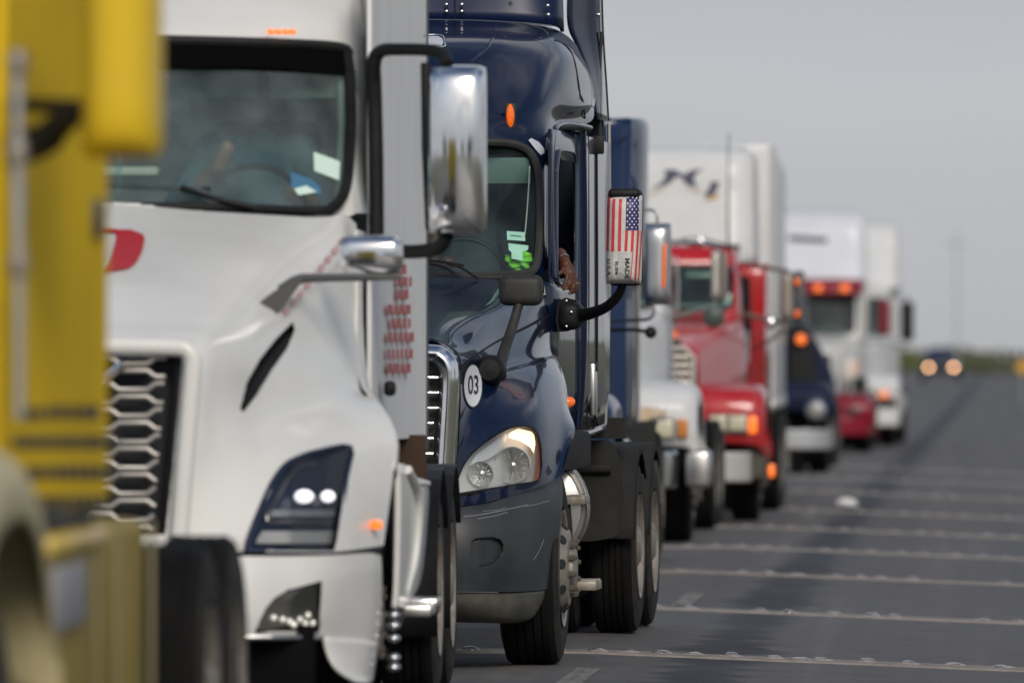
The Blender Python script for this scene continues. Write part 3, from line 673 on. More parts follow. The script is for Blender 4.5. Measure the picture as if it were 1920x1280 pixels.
    hc = bpy.data.objects.new('headlight', None); col.objects.link(hc); hc.parent = r     # the one on the other side
    for nm, g, m in (('lens', patch(R, HL, hd, 12, 10), CLEAR), ('lamp_housing', patch(R, HL, lambda x, y: hd(x, y)+.10, 8, 8), HOUS), ('lens_gasket', outline(R, HL, lambda x, y: hd(x, y)+.004, .0085), BLACK)): O(nm, mirr(g), m, hc)
    # strip under the lamp and bumper
    rows = [[(800,948,-1.10),(850,945,-1.10),(900,938,-1.03),(960,926,-.88),(1020,905,-.55),(1046,893,-.32),(1053,893,-.28)],
            [(800,975,-1.17),(850,973,-1.17),(900,967,-1.10),(960,955,-.93),(1018,940,-.62),(1048,920,-.38),(1055,915,-.3)],
            [(800,1010,-1.20),(850,1010,-1.20),(900,1006,-1.14),(960,1000,-.97),(1014,985,-.66),(1046,968,-.42),(1053,960,-.34)],
            [(800,1060,-1.20),(850,1060,-1.20),(900,1060,-1.14),(960,1055,-.97),(1010,1045,-.68),(1038,1025,-.46),(1047,1010,-.38)],
            [(800,1109,-1.18),(850,1109,-1.18),(900,1109,-1.12),(960,1109,-.95),(1002,1107,-.70),(1022,1105,-.56),(1028,1104,-.46)]]
    DUC = [(882,1016),(890,1008),(925,1006),(938,1010),(944,1020),(943,1035),(934,1052),(918,1063),(890,1066),(881,1062),(879,1040)]
    def bumper_rows(rr): return [[Vector((0, P(800, q[0][1], q[0][2]).y-.03, P(800, q[0][1], q[0][2]).z))]+[P(*t) for t in q] for q in rr]
    bump_o = surf('bumper', bumper_rows(rows), BUMP, r, 8, 8, rig=R, holes=[DUC], sym=True)
    def bd(px, py): return float(np.interp(px, [850, 900, 960], [-1.20, -1.14, -.97]))
    O('tow_recess', patch(R, DUC, lambda x, y: bd(x, y)+.025-.02*max(0, min(1, (905-x)/40)), 12, 10), BUMP, r, 60); O('tow_recess_edge', outline(R, DUC, lambda x, y: bd(x, y)+.008, .010, 8, 4), BUMP, r)
    bs = onto(R, [bump_o], .002, -1.1)
    scm = mat('pale_scuff', (.22, .23, .24), .7)
    for k, (pl, rr_) in enumerate((([(868,968),(890,966),(915,962),(940,957),(962,952),(990,946)], .0028), ([(896,972),(925,967),(952,960)], .0022), ([(905,958),(935,955),(950,950)], .0016), ([(985,949),(1010,944),(1030,938)], .002), ([(1000,1050),(1012,1030),(1020,1010)], .0012))):
        O('scuff', tubeg([P(x, y, bs(x, y)) for x, y in pl], rr_, 5, smooth=3), scm, bump_o)
    O('bumper_lip', boxg((0, -1.0, 1.0), (1.3, .10, .05), .02), BLUE, r)
    rows = [[(800,1111,-1.16),(850,1111,-1.16),(900,1111,-1.10),(960,1111,-.93),(1002,1109,-.69),(1020,1107,-.56),(1024,1107,-.46)],
            [(800,1135,-1.14),(850,1135,-1.14),(900,1136,-1.08),(960,1136,-.92),(998,1134,-.70),(1013,1128,-.58),(1020,1122,-.48)],
            [(800,1156,-1.05),(850,1157,-1.05),(900,1158,-1.0),(950,1160,-.88),(985,1160,-.70),(1000,1155,-.6),(1008,1145,-.5)],
            [(800,1165,-.9),(850,1166,-.9),(900,1167,-.88),(945,1168,-.78),(975,1166,-.62),(990,1160,-.55),(998,1152,-.45)]]
    surf('air_dam', bumper_rows(rows), DIRTG, r, 6, 5, sym=True)
    # windshield and its surround
    WS = [(760,268),(880,266),(950,268),(978,275),(997,290),(1008,315),(1012,345),(1013,400),(1011,460),(1007,492),(998,508),(975,514),(880,517),(760,522)]
    def wd(px, py):
        t = (520-py)/255.0; e = max(0, (px-750)/270.0); return .92+.33*e*e+(.58)*t
    WS[0] = (centre(R, 1.5, 268)-2, 268); WS[-1] = (centre(R, .95, 522)-2, 522)
    O('windshield', both(patch(R, WS, wd, 24, 24)), GLASS, r, 60)
    # body round the windshield and cab cap
    cap = [row((800,526,.98),(900,524,1.05),(980,521,1.2),(1012,516,1.30),(1024,505,1.38),(1031,500,1.5),(1034,495,1.75), c=(528,.9)),
           row((800,410,1.2),(900,410,1.28),(980,405,1.42),(1016,400,1.50),(1024,400,1.56),(1034,400,1.66),(1036,400,1.9), c=(412,1.12)),
           row((800,300,1.42),(900,300,1.48),(980,300,1.62),(1016,300,1.72),(1025,300,1.80),(1036,300,1.92),(1040,300,2.1), c=(300,1.35)),
           row((800,259,1.5),(900,259,1.56),(980,262,1.72),(1018,262,1.86),(1028,262,1.95),(1038,262,2.05),(1042,250,2.3), c=(259,1.43)),
           row((800,224,1.56),(900,224,1.62),(970,224,1.74),(1020,224,1.98),(1040,224,2.25),(1050,225,2.45),(1106,229,3.2), c=(224,1.5)),
           row((800,192,1.66),(900,192,1.72),(970,192,1.85),(1022,192,2.05),(1058,195,2.4),(1096,200,2.9),(1114,202,3.6), c=(192,1.6)),
           row((800,150,1.83),(900,150,1.89),(970,151,2.02),(1026,153,2.22),(1070,160,2.6),(1104,170,3.3),(1116,180,3.8), c=(150,1.77)),
           row((800,100,2.08),(900,100,2.14),(970,102,2.27),(1035,106,2.5),(1076,118,2.85),(1101,135,3.4),(1112,155,3.9), c=(100,2.02)),
           row((800,70,2.32),(900,70,2.38),(970,73,2.5),(1036,80,2.72),(1072,95,3.05),(1092,112,3.45),(1104,132,3.95), c=(70,2.26)),
           row((800,50,2.7),(900,51,2.74),(970,54,2.82),(1030,62,2.95),(1062,76,3.2),(1084,96,3.5),(1096,114,4.0), c=(50,2.65)),
           row((800,38,2.84),(900,40,2.87),(970,44,2.95),(1027,51,3.08),(1058,64,3.3),(1080,84,3.58),(1088,100,4.0), c=(38,2.80))]
    cab_o = surf('cab_shell', cap, BLUE, r, 7, 7, rig=R, holes=[WS], sym=True)
    def sd_(px, py): return wd(px, py)-.035
    WP = [P(x, y, wd(x, y)-.05) for x, y in WS]; half = WP[1:-1]
    path = [Vector((0, half[0].y-.04, half[0].z))]+half+[Vector((0, half[-1].y-.06, half[-1].z))]
    O('windshield_seal', both(tubeg(path, .023, 8, smooth=4)), RUB, r)
    O('cowl_panel', boxg((0, 1.0, R.zc(521, .95)), (1.9, .12, .03), .01), BLACK, r)
    # seams of the cab cap
    cd0 = onto(R, [cab_o], 0, 1.6)
    def cd(px, py): return cd0(px, py)
    for L_ in ([(1040,76),(1058,84),(1071,98),(1078,118),(1083,145),(1087,172),(1088,178),(1093,190),(1097,222)],):
        O('cap_seam', tubeg([P(x, y, cd(x, y)-.004) for x, y in L_], .0045, 6, smooth=3), BLACK, r)
    ridge = [(929,55),(928,66),(918,84),(904,100),(885,115),(862,124),(830,128)]
    O('cap_crease', both(tubeg([P(x, y, cd(x, y)+.004) for x, y in ridge], .009, 8, smooth=4)), BLUE, r)
    O('roof_window', patch(R, [(795,68),(822,68),(829,71),(831,80),(829,86),(795,86)], lambda x, y: cd(x, y)-.02, 4, 4), mat('pale_roof_window', (.55, .57, .62), .25), r)
    O('roof_window_trim', tubeg([P(x, y, cd(x, y)-.025) for x, y in ((792,66),(822,66),(832,70),(834,80),(831,88),(792,89))], .006, 8, smooth=3), CHROME, r)
    # marker lamps
    for px in (957, 780):
        mk_ = P(px, 218, cd(px, 218)-.012); base = O('marker_light', boxg(mk_, (.062, .03, .145), .012), RUB, r)
        O('marker_lens', latheg([(.0001, -.040), (.012, -.038), (.020, -.030), (.024, -.010)], (0, 0, 0), 'y', 20), ORANGE, base).location = mk_
        base.children[0].scale = (1, 1, 2.9)
    O('ice_tape', patch(R, [(990,262),(996,259),(1010,266),(1020,278),(1021,288),(1014,291),(1004,280)], lambda x, y: cd(x, y)-.016, 8, 8), mat('white_tape', (.6, .62, .68), .4), r)
    # roof fairing above the cab cap (runs out of the picture)
    def fp(px, py, y): return P(px, py, y)
    rows = [[fp(x, yb, d) for x, yb, d in ((800,36,3.0),(900,38,3.0),(980,42,3.02),(1035,47,3.08),(1053,52,3.2),(1058,60,3.35))],
            [fp(x, -40, d) for x, d in ((800,3.1),(900,3.1),(980,3.12),(1035,3.2),(1050,3.3),(1054,3.45))],
            [fp(x, -130, d) for x, d in ((800,3.4),(900,3.4),(980,3.42),(1030,3.5),(1043,3.6),(1047,3.75))]]
    rows = [[Vector((0, q[0].y-.02, q[0].z))]+q for q in rows]
    surf('roof_fairing', rows, mat('navy_fairing_paint', (0.0025, 0.0095, 0.045), 0.4, coat=.35, crough=.3), r, 6, 4, sym=True, thick=.02)
    O('fairing_trim', tubeg([P(x, y, d) for x, y, d in ((790,37,2.97),(850,38,2.97),(900,39,2.97),(980,43.5,2.99),(1035,49,3.05))], .004, 6, smooth=3), STEEL, r)
    O('panel_gap', both(tubeg([P(853, 36, 2.985), P(853, -60, 3.1)], .004, 6)), BLACK, r)
    for px, py in ((837,9),(837,22),(866,9),(866,22),(1027,11),(1028,28),(960,-5)): O('rivet', latheg([(.0001, -.012), (.008, -.009), (.012, 0)], P(px, py, 2.99+(.05 if px > 1000 else 0)), 'y', 12), STEEL, r)
    # side extender
    rows = [[P(1068,-30,3.8),P(1100,-30,4.0),P(1124,-30,4.15),P(1127,-30,4.6)],
            [P(1068,45,3.8),P(1100,45,4.0),P(1126,45,4.15),P(1130,45,4.6)],
            [P(1085,88,3.85),P(1108,92,4.0),P(1128,95,4.15),P(1133,100,4.6)],
            [P(1108,150,3.9),P(1118,150,4.0),P(1130,155,4.15),P(1136,155,4.6)],
            [P(1120,224,3.95),P(1125,224,4.0),P(1131,226,4.15),P(1141,227,4.6)]]
    surf('side_extender', rows, BLUE, r, 4, 5, thick=.015)
    O('extender_edge', tubeg([P(1128,-30,4.16),P(1130,45,4.16),P(1133,100,4.16),P(1137,160,4.16),P(1141,228,4.16)], .006, 6, smooth=3), BLACK, r)
    O('extender_seal', tubeg([P(1128,60,4.1),P(1126,100,4.1),P(1124,160,4.1),P(1125,260,4.1)], .010, 7, smooth=3), RUB, r)
    for px, py in ((1080,26),(1122,28)): O('rivet', latheg([(.0001, -.012), (.008, -.009), (.012, 0)], P(px, py, 3.93 if px < 1100 else 4.1), 'y', 12), STEEL, r)
    # cab side: stations (px at mid height, depth)
    st = [(1029,1.28),(1036,1.45),(1042,1.52),(1077,2.34),(1081,2.42),(1090,2.62),(1100,2.86),(1104,3.0),(1118,3.45),(1132,4.05),(1142,4.45)]
    xs = [R.P(px, 500, y).x for px, y in st]
    zs = [2.90, 2.80, 2.74, 2.08, 2.0, 1.75, 1.45, 1.22]
    V = []; nst = len(st)
    for zi, z in enumerate(zs):
        t = 0 if zi > 3 else 0
        for k, (px, y) in enumerate(st):
            x = xs[k] + (0.0 if z > 1.6 else -.0); x -= (.05 if z < 1.3 else 0); V.append(Vector((x, y, z)))
    def cells(k0, k1, holes=()):
        Fs = []
        for zi in range(len(zs)-1):
            for k in range(k0, k1):
                if (zi, k) in holes: continue
                Fs.append((zi*nst+k, zi*nst+k+1, (zi+1)*nst+k+1, (zi+1)*nst+k))
        return Fs
    BLUES = BLUE
    door = O('cab_door', (V, cells(0, 4, {(2, 2)})), BLUES, r, 30, thick=.008, clean=.0003)
    O('cab_door', (lambda g: g)(mirr((V, cells(0, 4)))), BLUES, r, 30, thick=.008, clean=.0003)
    O('sleeper_side', both((V, cells(4, nst-1))), BLUES, r, 30, thick=.008, clean=.0003)
    wx = lambda y: float(np.interp(y, [s_[1] for s_ in st], xs))+.012
    fr = []
    for (y, z) in ((1.50, 2.66), (1.56, 2.755), (1.66, 2.79), (2.2, 2.79), (2.32, 2.76), (2.36, 2.66), (2.35, 2.2), (2.31, 2.08), (2.2, 2.05), (1.62, 2.05), (1.54, 2.08), (1.50, 2.18)): fr.append(Vector((wx(y), y, z)))
    O('window_frame', tubeg(fr+[fr[0]], .008, 8, smooth=3), mat('satin_blue_trim', (.06, .08, .14), .3, coat=.5), door)
    O('window_seal', tubeg([p+Vector((-.012, 0, 0)) for p in fr+[fr[0]]], .009, 8, smooth=3), RUB, door)
    dfr = [P(1039,522,1.33), P(1035,440,1.4), P(1034,330,1.45), P(1037,262,1.5), P(1043,240,1.6), P(1057,233,1.9), P(1085,235,2.3), P(1107,240,2.75)]
    O('door_frame', tubeg(dfr, .015, 8, smooth=4), BLUE, door)
    O('door_header', tubeg([P(1042,240,1.7), P(1070,238,2.1), P(1104,243,2.8)], .018, 8, smooth=3), BLACK, door)
    # flare behind the window, vertical trims
    O('side_flare', tubeg([P(1088,246,2.56), P(1089,400,2.6), P(1089,560,2.62), P(1086,700,2.62), P(1082,800,2.62)], [.035, .04, .04, .04, .03], 12, smooth=4), BLUE, r)
    O('gap_line', tubeg([P(1103,250,2.95), P(1104,500,2.95), P(1103,650,2.95), P(1100,800,2.95)], .005, 6, smooth=3), BLACK, r)
    O('gap_line', tubeg([P(1119,285,3.4), P(1120,500,3.42), P(1119,700,3.42), P(1115,800,3.42)], .006, 6, smooth=3), BLACK, r)
    O('grab_hinge', boxg(P(1121, 272, 3.4), (.07, .06, .105), .01), BLACK, r)
    O('side_trim', tubeg([P(1141,232,4.5), P(1142,500,4.5), P(1138,700,4.5), P(1134,800,4.5)], .013, 8, smooth=3), STEEL, r)
    O('air_vent', boxg(P(1113, 730, 3.3), (.03, .22, .30), .01), STEEL, r)
    O('dash_reflector', boxg(P(1117, 688, 3.3), (.02, .12, .05), .005), BLACK, r)
    O('rear_wall', boxg((0, 4.42, 2.3), (2.18, .04, 2.2), .01), DARK, r)
    O('marker_light', latheg([(.0001, .045), (.014, .042), (.026, .025), (.030, 0)], P(1063, 753, .62), 'x', 16), ORANGE, r)
    # lower skirt under door, white reflections come from the real sky
    O('side_skirt', both(tubeg([P(1078,812,2.3), P(1100,812,2.9), P(1126,803,3.8), P(1134,800,4.4)], .02, 8, smooth=3)), BLUE, r)
    O('under_skirt', both(boxg((1.0, 2.2, 1.12), (.25, 1.5, .22), .03)), MUD, r)
    # interior
    O('dashboard', boxg((0, 1.42, 1.90), (1.9, .5, .28), .06), DASH, r); O('cab_floor', boxg((0, 2.5, 1.25), (1.95, 3.4, .05)), DARK, r)
    O('cab_lining', boxg((0, 3.2, 2.3), (2.0, .04, 2.0)), mat('sleeper_curtain', (.02, .028, .045), .9), r)
    O('inner_side', mirr(boxg((.97, 2.4, 1.95), (.02, 1.6, 1.5))), DARK, r)
    for s in (1, -1):
        O('seat', join([boxg((s*.52, 2.1, 1.72), (.52, .5, .16), .05), boxg((s*.52, 2.36, 2.1), (.5, .14, .75), .06), boxg((s*.52, 2.36, 2.55), (.28, .1, .2), .04)]), SEAT, r)
    O('steering_wheel', tubeg([Vector((.52+.22*math.cos(a), 1.62-.06*math.sin(a), 2.1+.2*math.sin(a))) for a in np.linspace(0, 2*math.pi, 25)], .014, 8), BLACK, r)
    O('sun_visor', boxg(P(925, 320, 1.72), (.42, .02, .15), .009, 2, Matrix.Rotation(.3, 3, 'X')), mat('visor_vinyl', (.20, .27, .25), .6), r)
    O('curtain_cord', tubeg([P(993,312,1.66), P(990,370,1.6), P(986,420,1.5), P(984,440,1.45)], .004, 6, smooth=3), WHITE2, r)
    for nm, q, m in (('paper_sticker', [(950,433),(984,435),(985,452),(951,451)], PAPER), ('paper_sticker', [(953,456),(991,458),(990,472),(980,471),(980,489),(959,488),(959,470),(954,470)], PAPER)):
        O(nm, patch(R, q, lambda x, y: wd(x, y)+.012, 6, 8), m, r)
    O('sticker_print', patch(R, [(957,440),(978,441),(978,444),(957,443)], lambda x, y: wd(x, y)+.006, 2, 2), mat('teal_ink', (.1, .3, .28), .7), r)
    # wipers
    for pts in ([(800,488,.9),(838,492,.9),(870,498,.92)], [(838,494,.9),(865,502,.9),(897,523,.92)], [(800,493,.9),(830,500,.9),(852,512,.9)]): O('wiper', tubeg([P(x, y, d-.07) for x, y, d in pts], .007, 6, smooth=3), BLACK, r)
    # hood mirror
    hm = O('hood_mirror', boxg(P(977, 544, -.1), (.235, .13, .165), .045, 4), MIRR, r)
    O('mirror_stalk', tubeg([P(973,570,-.12), P(960,615,-.2), P(946,655,-.33), P(938,685,-.45), P(935,700,-.5)], [.026, .027, .03, .034, .04], 12, smooth=5), MIRR, hm)
    O('mirror_foot', join([latheg([(.0001, -.05), (.055, -.045), (.075, -.02), (.08, .03), (.08, .07)], P(919, 693, -.62), 'y', 24), boxg(P(932, 697, -.56), (.10, .08, .10), .03, 3)]), BLACK, hm)
    # door mirror with printed cover
    x0, x1 = P(1137, 440, .75).x, P(1204, 440, .75).x; z0, z1 = R.zc(532, .75), R.zc(366, .75); yc = .78
    dm = bpy.data.objects.new('side_mirror', None); col.objects.link(dm); dm.parent = r
    def Fm(u, v, off=0.0):
        """u 0..1 left to right, v 0..1 top to bottom of the cover front"""
        a = 2*u-1; b = 2*v-1; w_ = 1-.03*abs(b)**6
        x = (x0+x1)/2 + (x1-x0)/2*a*w_ - .010*(v-.5)
        bulge = max(0, 1-abs(a)**4.0)**.55*(max(0, 1-abs(b)**10))**.5
        y = yc - .10*bulge + .004*math.sin(9*v*math.pi+u*5)*max(0, .5-u) - off
        return Vector((x+off*a*1.2, y, z1+(z0-z1)*v))
    nu_, nv_ = 30, 50; V = [Fm(i/nu_, j/nv_) for j in range(nv_+1) for i in range(nu_+1)]
    Fs = [(j*(nu_+1)+i, j*(nu_+1)+i+1, (j+1)*(nu_+1)+i+1, (j+1)*(nu_+1)+i) for j in range(nv_) for i in range(nu_)]
    O('mirror_cover', (V, Fs), PRINTW, dm, 60)
    O('mirror_housing', boxg(((x0+x1)/2, yc+.045, (z0+z1)/2+.012), (x1-x0-.004, .10, z1-z0+.045), .035, 4), BLACK, dm)
    O('housing_cap', boxg(((x0+x1)/2, yc-.015, z1+.008), (x1-x0-.022, .11, .055), .025, 4), BLACK, dm)
    O('mirror_glass', boxg(((x0+x1)/2, yc+.098, (z0+z1)/2), (x1-x0-.03, .006, z1-z0-.02), .002), CHROME, dm)
    W, H = 71.0, 165.0                       # cover size in photo pixels: u = (px-1134)/71, v = (py-366)/165
    def cell(px0, py0, px1, py1, off=.0018, slant=0):
        n, mm = 4, 14; VV = []
        for j in range(mm+1):
            for i in range(n+1):
                t = j/mm; px = px0+(px1-px0)*i/n+slant*t; py = py0+(py1-py0)*t; VV.append(Fm(min(1, max(0, (px-1134)/W)), min(1, max(0, (py-366)/H)), off))
        return VV, [(j*(n+1)+i, j*(n+1)+i+1, (j+1)*(n+1)+i+1, (j+1)*(n+1)+i) for j in range(mm) for i in range(n)]
    for a in ((1134.5,367,1140.5,470,0),(1146,367,1152,471,0),(1159,367,1165,471,0),(1173,432,1178.5,471,-1),(1185,432,1190.3,472,-1),(1196,432,1199.5,530,-4),(1203,432,1204.8,530,-4),(1188,472,1189.6,530,-4)):
        O('red_stripe', cell(a[0], a[1], a[2], a[3], .0018, a[4]), PRINTR, dm, 60)
    O('blue_canton', cell(1173.5, 366.2, 1205, 432, .0018), PRINTB, dm, 60)
    stars = []
    for rr_ in range(11):
        py = 371+rr_*5.6; cols_ = (1176.5, 1185.5, 1193, 1199) if rr_ % 2 == 0 else (1181, 1189.5, 1196.5, 1202)
        for px in cols_:
            sc_ = 1.9*(1 if px < 1190 else .8 if px < 1198 else .55); n = 10; VV = [Fm((px-1134)/W, (py-366)/H, .0035)]
            for k in range(n):
                a = 2*math.pi*k/n+math.pi/2; q = 1.0 if k % 2 == 0 else .55; VV.append(Fm(min(1, (px+sc_*q*math.cos(a)-1134)/W), min(1, max(0, (py-sc_*1.1*q*math.sin(a)-366)/H)), .0035))
            stars.append((VV, [(0, 1+k, 1+(k+1) % n) for k in range(n)]))
    O('star', join(stars), mat('white_print', (.75, .75, .75), .5), dm, 0)
    O('text_panel', cell(1134.5, 472.5, 1187, 530.5, .0010, -1), mat('grey_white_vinyl', (.44, .43, .40), .5, dirt=(.6, .58, .54), dirt_amt=.8, dscale=20), dm, 60)
    tw = []
    for s_, cx, cy, sz, sp in (('MADE', 1177.5, 503, 14.0, 1), ('in the', 1158.5, 502, 10.5, 1), ('U.S.A.', 1141.5, 502, 13.0, 1)):
        tw.append(textg(s_, sz, lambda x, y, cx=cx, cy=cy: Fm(min(1, max(0, (cx+y*.9-1134)/W)), min(1, (cy+x*1.05-366)/H), .0045), bold=.15))
    O('lettering', sep(tw), INK, dm, 0)
    # peeled-back corner of the vinyl
    fold = [Fm((px-1134)/W, (py-366)/H, o_) for px, py, o_ in ((1141,482,.0016),(1152,491,.0022),(1164,504,.0024),(1175,517,.0022),(1181,529,.0018),(1158,529,.002),(1137,520,.0018),(1136,498,.0018))]
    O('peeled_corner', (fold+[Fm((1155-1134)/W, (512-366)/H, .0024)], [(i, (i+1) % 8, 8) for i in range(8)]), PRINTW, dm, 60)
    O('mirror_arm', tubeg([P(1168,532,.78), P(1160,552,.85), P(1140,573,.95), P(1115,585,1.1), P(1085,592,1.25)], [.022, .026, .028, .032, .036], 12, smooth=5), BLACK, dm)
    mb = [P(1045,565,1.22), P(1060,558,1.22), P(1080,563,1.25), P(1095,580,1.3), P(1097,600,1.3), P(1085,613,1.28), P(1060,621,1.25), P(1045,622,1.22), P(1041,600,1.2)]
    O('mirror_base', (lambda g: g)(prismg(mb, 0, .12)), BLACK, dm, 20)
    O('mirror_base_shell', boxg(P(1069, 592, 1.24), (.13, .12, .155), .05, 4), BLACK, dm)
    O('mirror_bolt', join([latheg([(.0001, -.006), (.006, -.004), (.007, 0)], P(px, py, 1.165), 'y', 10) for px, py in ((1062,564),(1071,585),(1062,612),(1092,589))]), STEEL, dm)
    # cab corner under the mirror
    rows = [[P(1020,528,1.15), P(1036,533,1.2), P(1052,548,1.3)], [P(1022,560,1.12), P(1038,565,1.18), P(1053,572,1.28)], [P(1026,600,1.12), P(1038,605,1.2), P(1050,610,1.3)], [P(1030,660,1.15), P(1040,664,1.22), P(1048,668,1.32)]]
    surf('cowl_corner', rows, BLUE, r, 4, 4)
    # wheels
    for s in (1, -1): wheel(R, s*1.20, 0, side=s, kind='steer', W=.32)
    for y in (5.25, 6.55):
        for s in (1, -1): wheel(R, s*1.25, y, side=s); wheel(R, s*.90, y, side=s)
    for y in (5.25, 6.55): O('axle', tubeg([(-1, y, .52), (1, y, .52)], .09, 12), MUD, r)
    O('front_axle', tubeg([(-1, 0, .48), (1, 0, .48)], .07, 12), MUD, r)
    O('frame_rail', both(boxg((.42, 3.6, .95), (.09, 7.0, .26), .01)), MUD, r)
    O('underbody', boxg((0, 1.5, .62), (.8, 1.8, .3), .03), DARK, r)
    # tank, steps
    tk = O('fuel_tank', latheg([(.0001, 1.75), (.2, 1.74), (.29, 1.77), (.30, 1.80), (.325, 1.79), (.33, 1.82), (.325, 1.85), (.32, 1.86), (.32, 2.02), (.0001, 2.04)], (.865, 0, .80), 'y', 40), STEEL, r)
    O('tank_strap', latheg([(.324, 1.90), (.33, 1.91), (.33, 1.96), (.324, 1.97)], (.865, 0, .80), 'y', 40), ALU, tk)
    def step(px0, px1, py, y, h, L_):
        a, b_ = P(px0, py, y), P(px1, py, y); cx = (a.x+b_.x)/2; ww = b_.x-a.x
        g = [boxg((cx, y+L_/2, a.z), (ww, L_, h), .006)]+[boxg((cx, y+.03+i*.05, a.z+h/2+.003), (ww*.94, .018, .008), .002) for i in range(int(L_/.05))]
        O('cab_step', join(g), ALU, r)
    step(1060,1097,938,1.45,.045,.36); step(1060,1118,1098,1.40,.05,.42)
    O('step_bracket', sep([tubeg([P(1062,938,1.5), P(1066,990,1.5), P(1066,1100,1.5)], .022, 8), tubeg([P(1100,1100,1.6), P(1070,1115,1.6), P(1052,1112,1.6)], .03, 8)]), MUD, r)
    # quarter fender and mud flap ahead of the drive wheels
    yq = 4.50
    q = [P(1074,838,yq), P(1078,826,yq), P(1140,824,yq), P(1152,836,yq), P(1164,870,yq), P(1170,930,yq), P(1160,1000,yq), P(1148,1008,yq), P(1110,1014,yq), P(1074,1014,yq)]
    O('quarter_fender', prismg(q, 0, .03), MUD, r, 20)
    O('fender_roll', both(tubeg([P(1060,878,yq-.03), P(1146,878,yq-.03)], .028, 12)), MUD, r)
    q = [P(1085,822,yq+.1), P(1100,800,yq+.1), P(1108,783,yq+.1), P(1170,783,yq+.1), P(1170,822,yq+.1)]; O('fender_bracket', prismg(q, 0, .25), MUD, r, 20)
    xq0, xq1 = .55, 1.24
    for yy in (5.25, 6.55):
        V = []; n = 14
        for k in range(n+1):
            a = math.radians(175-k*(130 if yy < 6 else 120)/n); V += [Vector((xq0, yy+.60*math.cos(a), .52+.60*math.sin(a))), Vector((xq1, yy+.60*math.cos(a), .52+.60*math.sin(a))), Vector((xq1+.01, yy+.585*math.cos(a), .52+.55*math.sin(a)))]
        Fs = [];
        for k in range(n): Fs += [(3*k, 3*k+1, 3*k+4, 3*k+3), (3*k+1, 3*k+2, 3*k+5, 3*k+4)]
        O('wheel_fender', both((V, Fs)), MUD, r, 40, thick=.012)
    return R
R1 = navy()

def limb(pts, rs): return tubeg(pts, rs, 12, smooth=4)
def body(name, parts, m, parent, vox):
    ov = []
    for g in parts: ov.append(g)
    # round the ends
    V, Fs = join(ov); o = mk(name, V, Fs, m, parent, 0)
    md = o.modifiers.new('one skin', 'REMESH'); md.mode = 'VOXEL'; md.voxel_size = vox; md.use_smooth_shade = True
    ms = o.modifiers.new('soften', 'SMOOTH'); ms.iterations = 3; ms.factor = .5; return o
def ballg(c, r, s=(1, 1, 1), n=14):
    bm = bmesh.new(); bmesh.ops.create_uvsphere(bm, u_segments=n, v_segments=n-4, radius=r); bm.verts.index_update()
    V = [Vector((v.co.x*s[0]+c[0], v.co.y*s[1]+c[1], v.co.z*s[2]+c[2])) for v in bm.verts]; Fs = [tuple(v.index for v in f.verts) for f in bm.faces]; bm.free(); return V, Fs
def chain(pts, rs):
    pts = [Vector(p) for p in pts]; g = [tubeg(pts, rs, 10)]; g += [ballg(p, r_, n=12) for p, r_ in zip(pts, rs)]; return join(g)
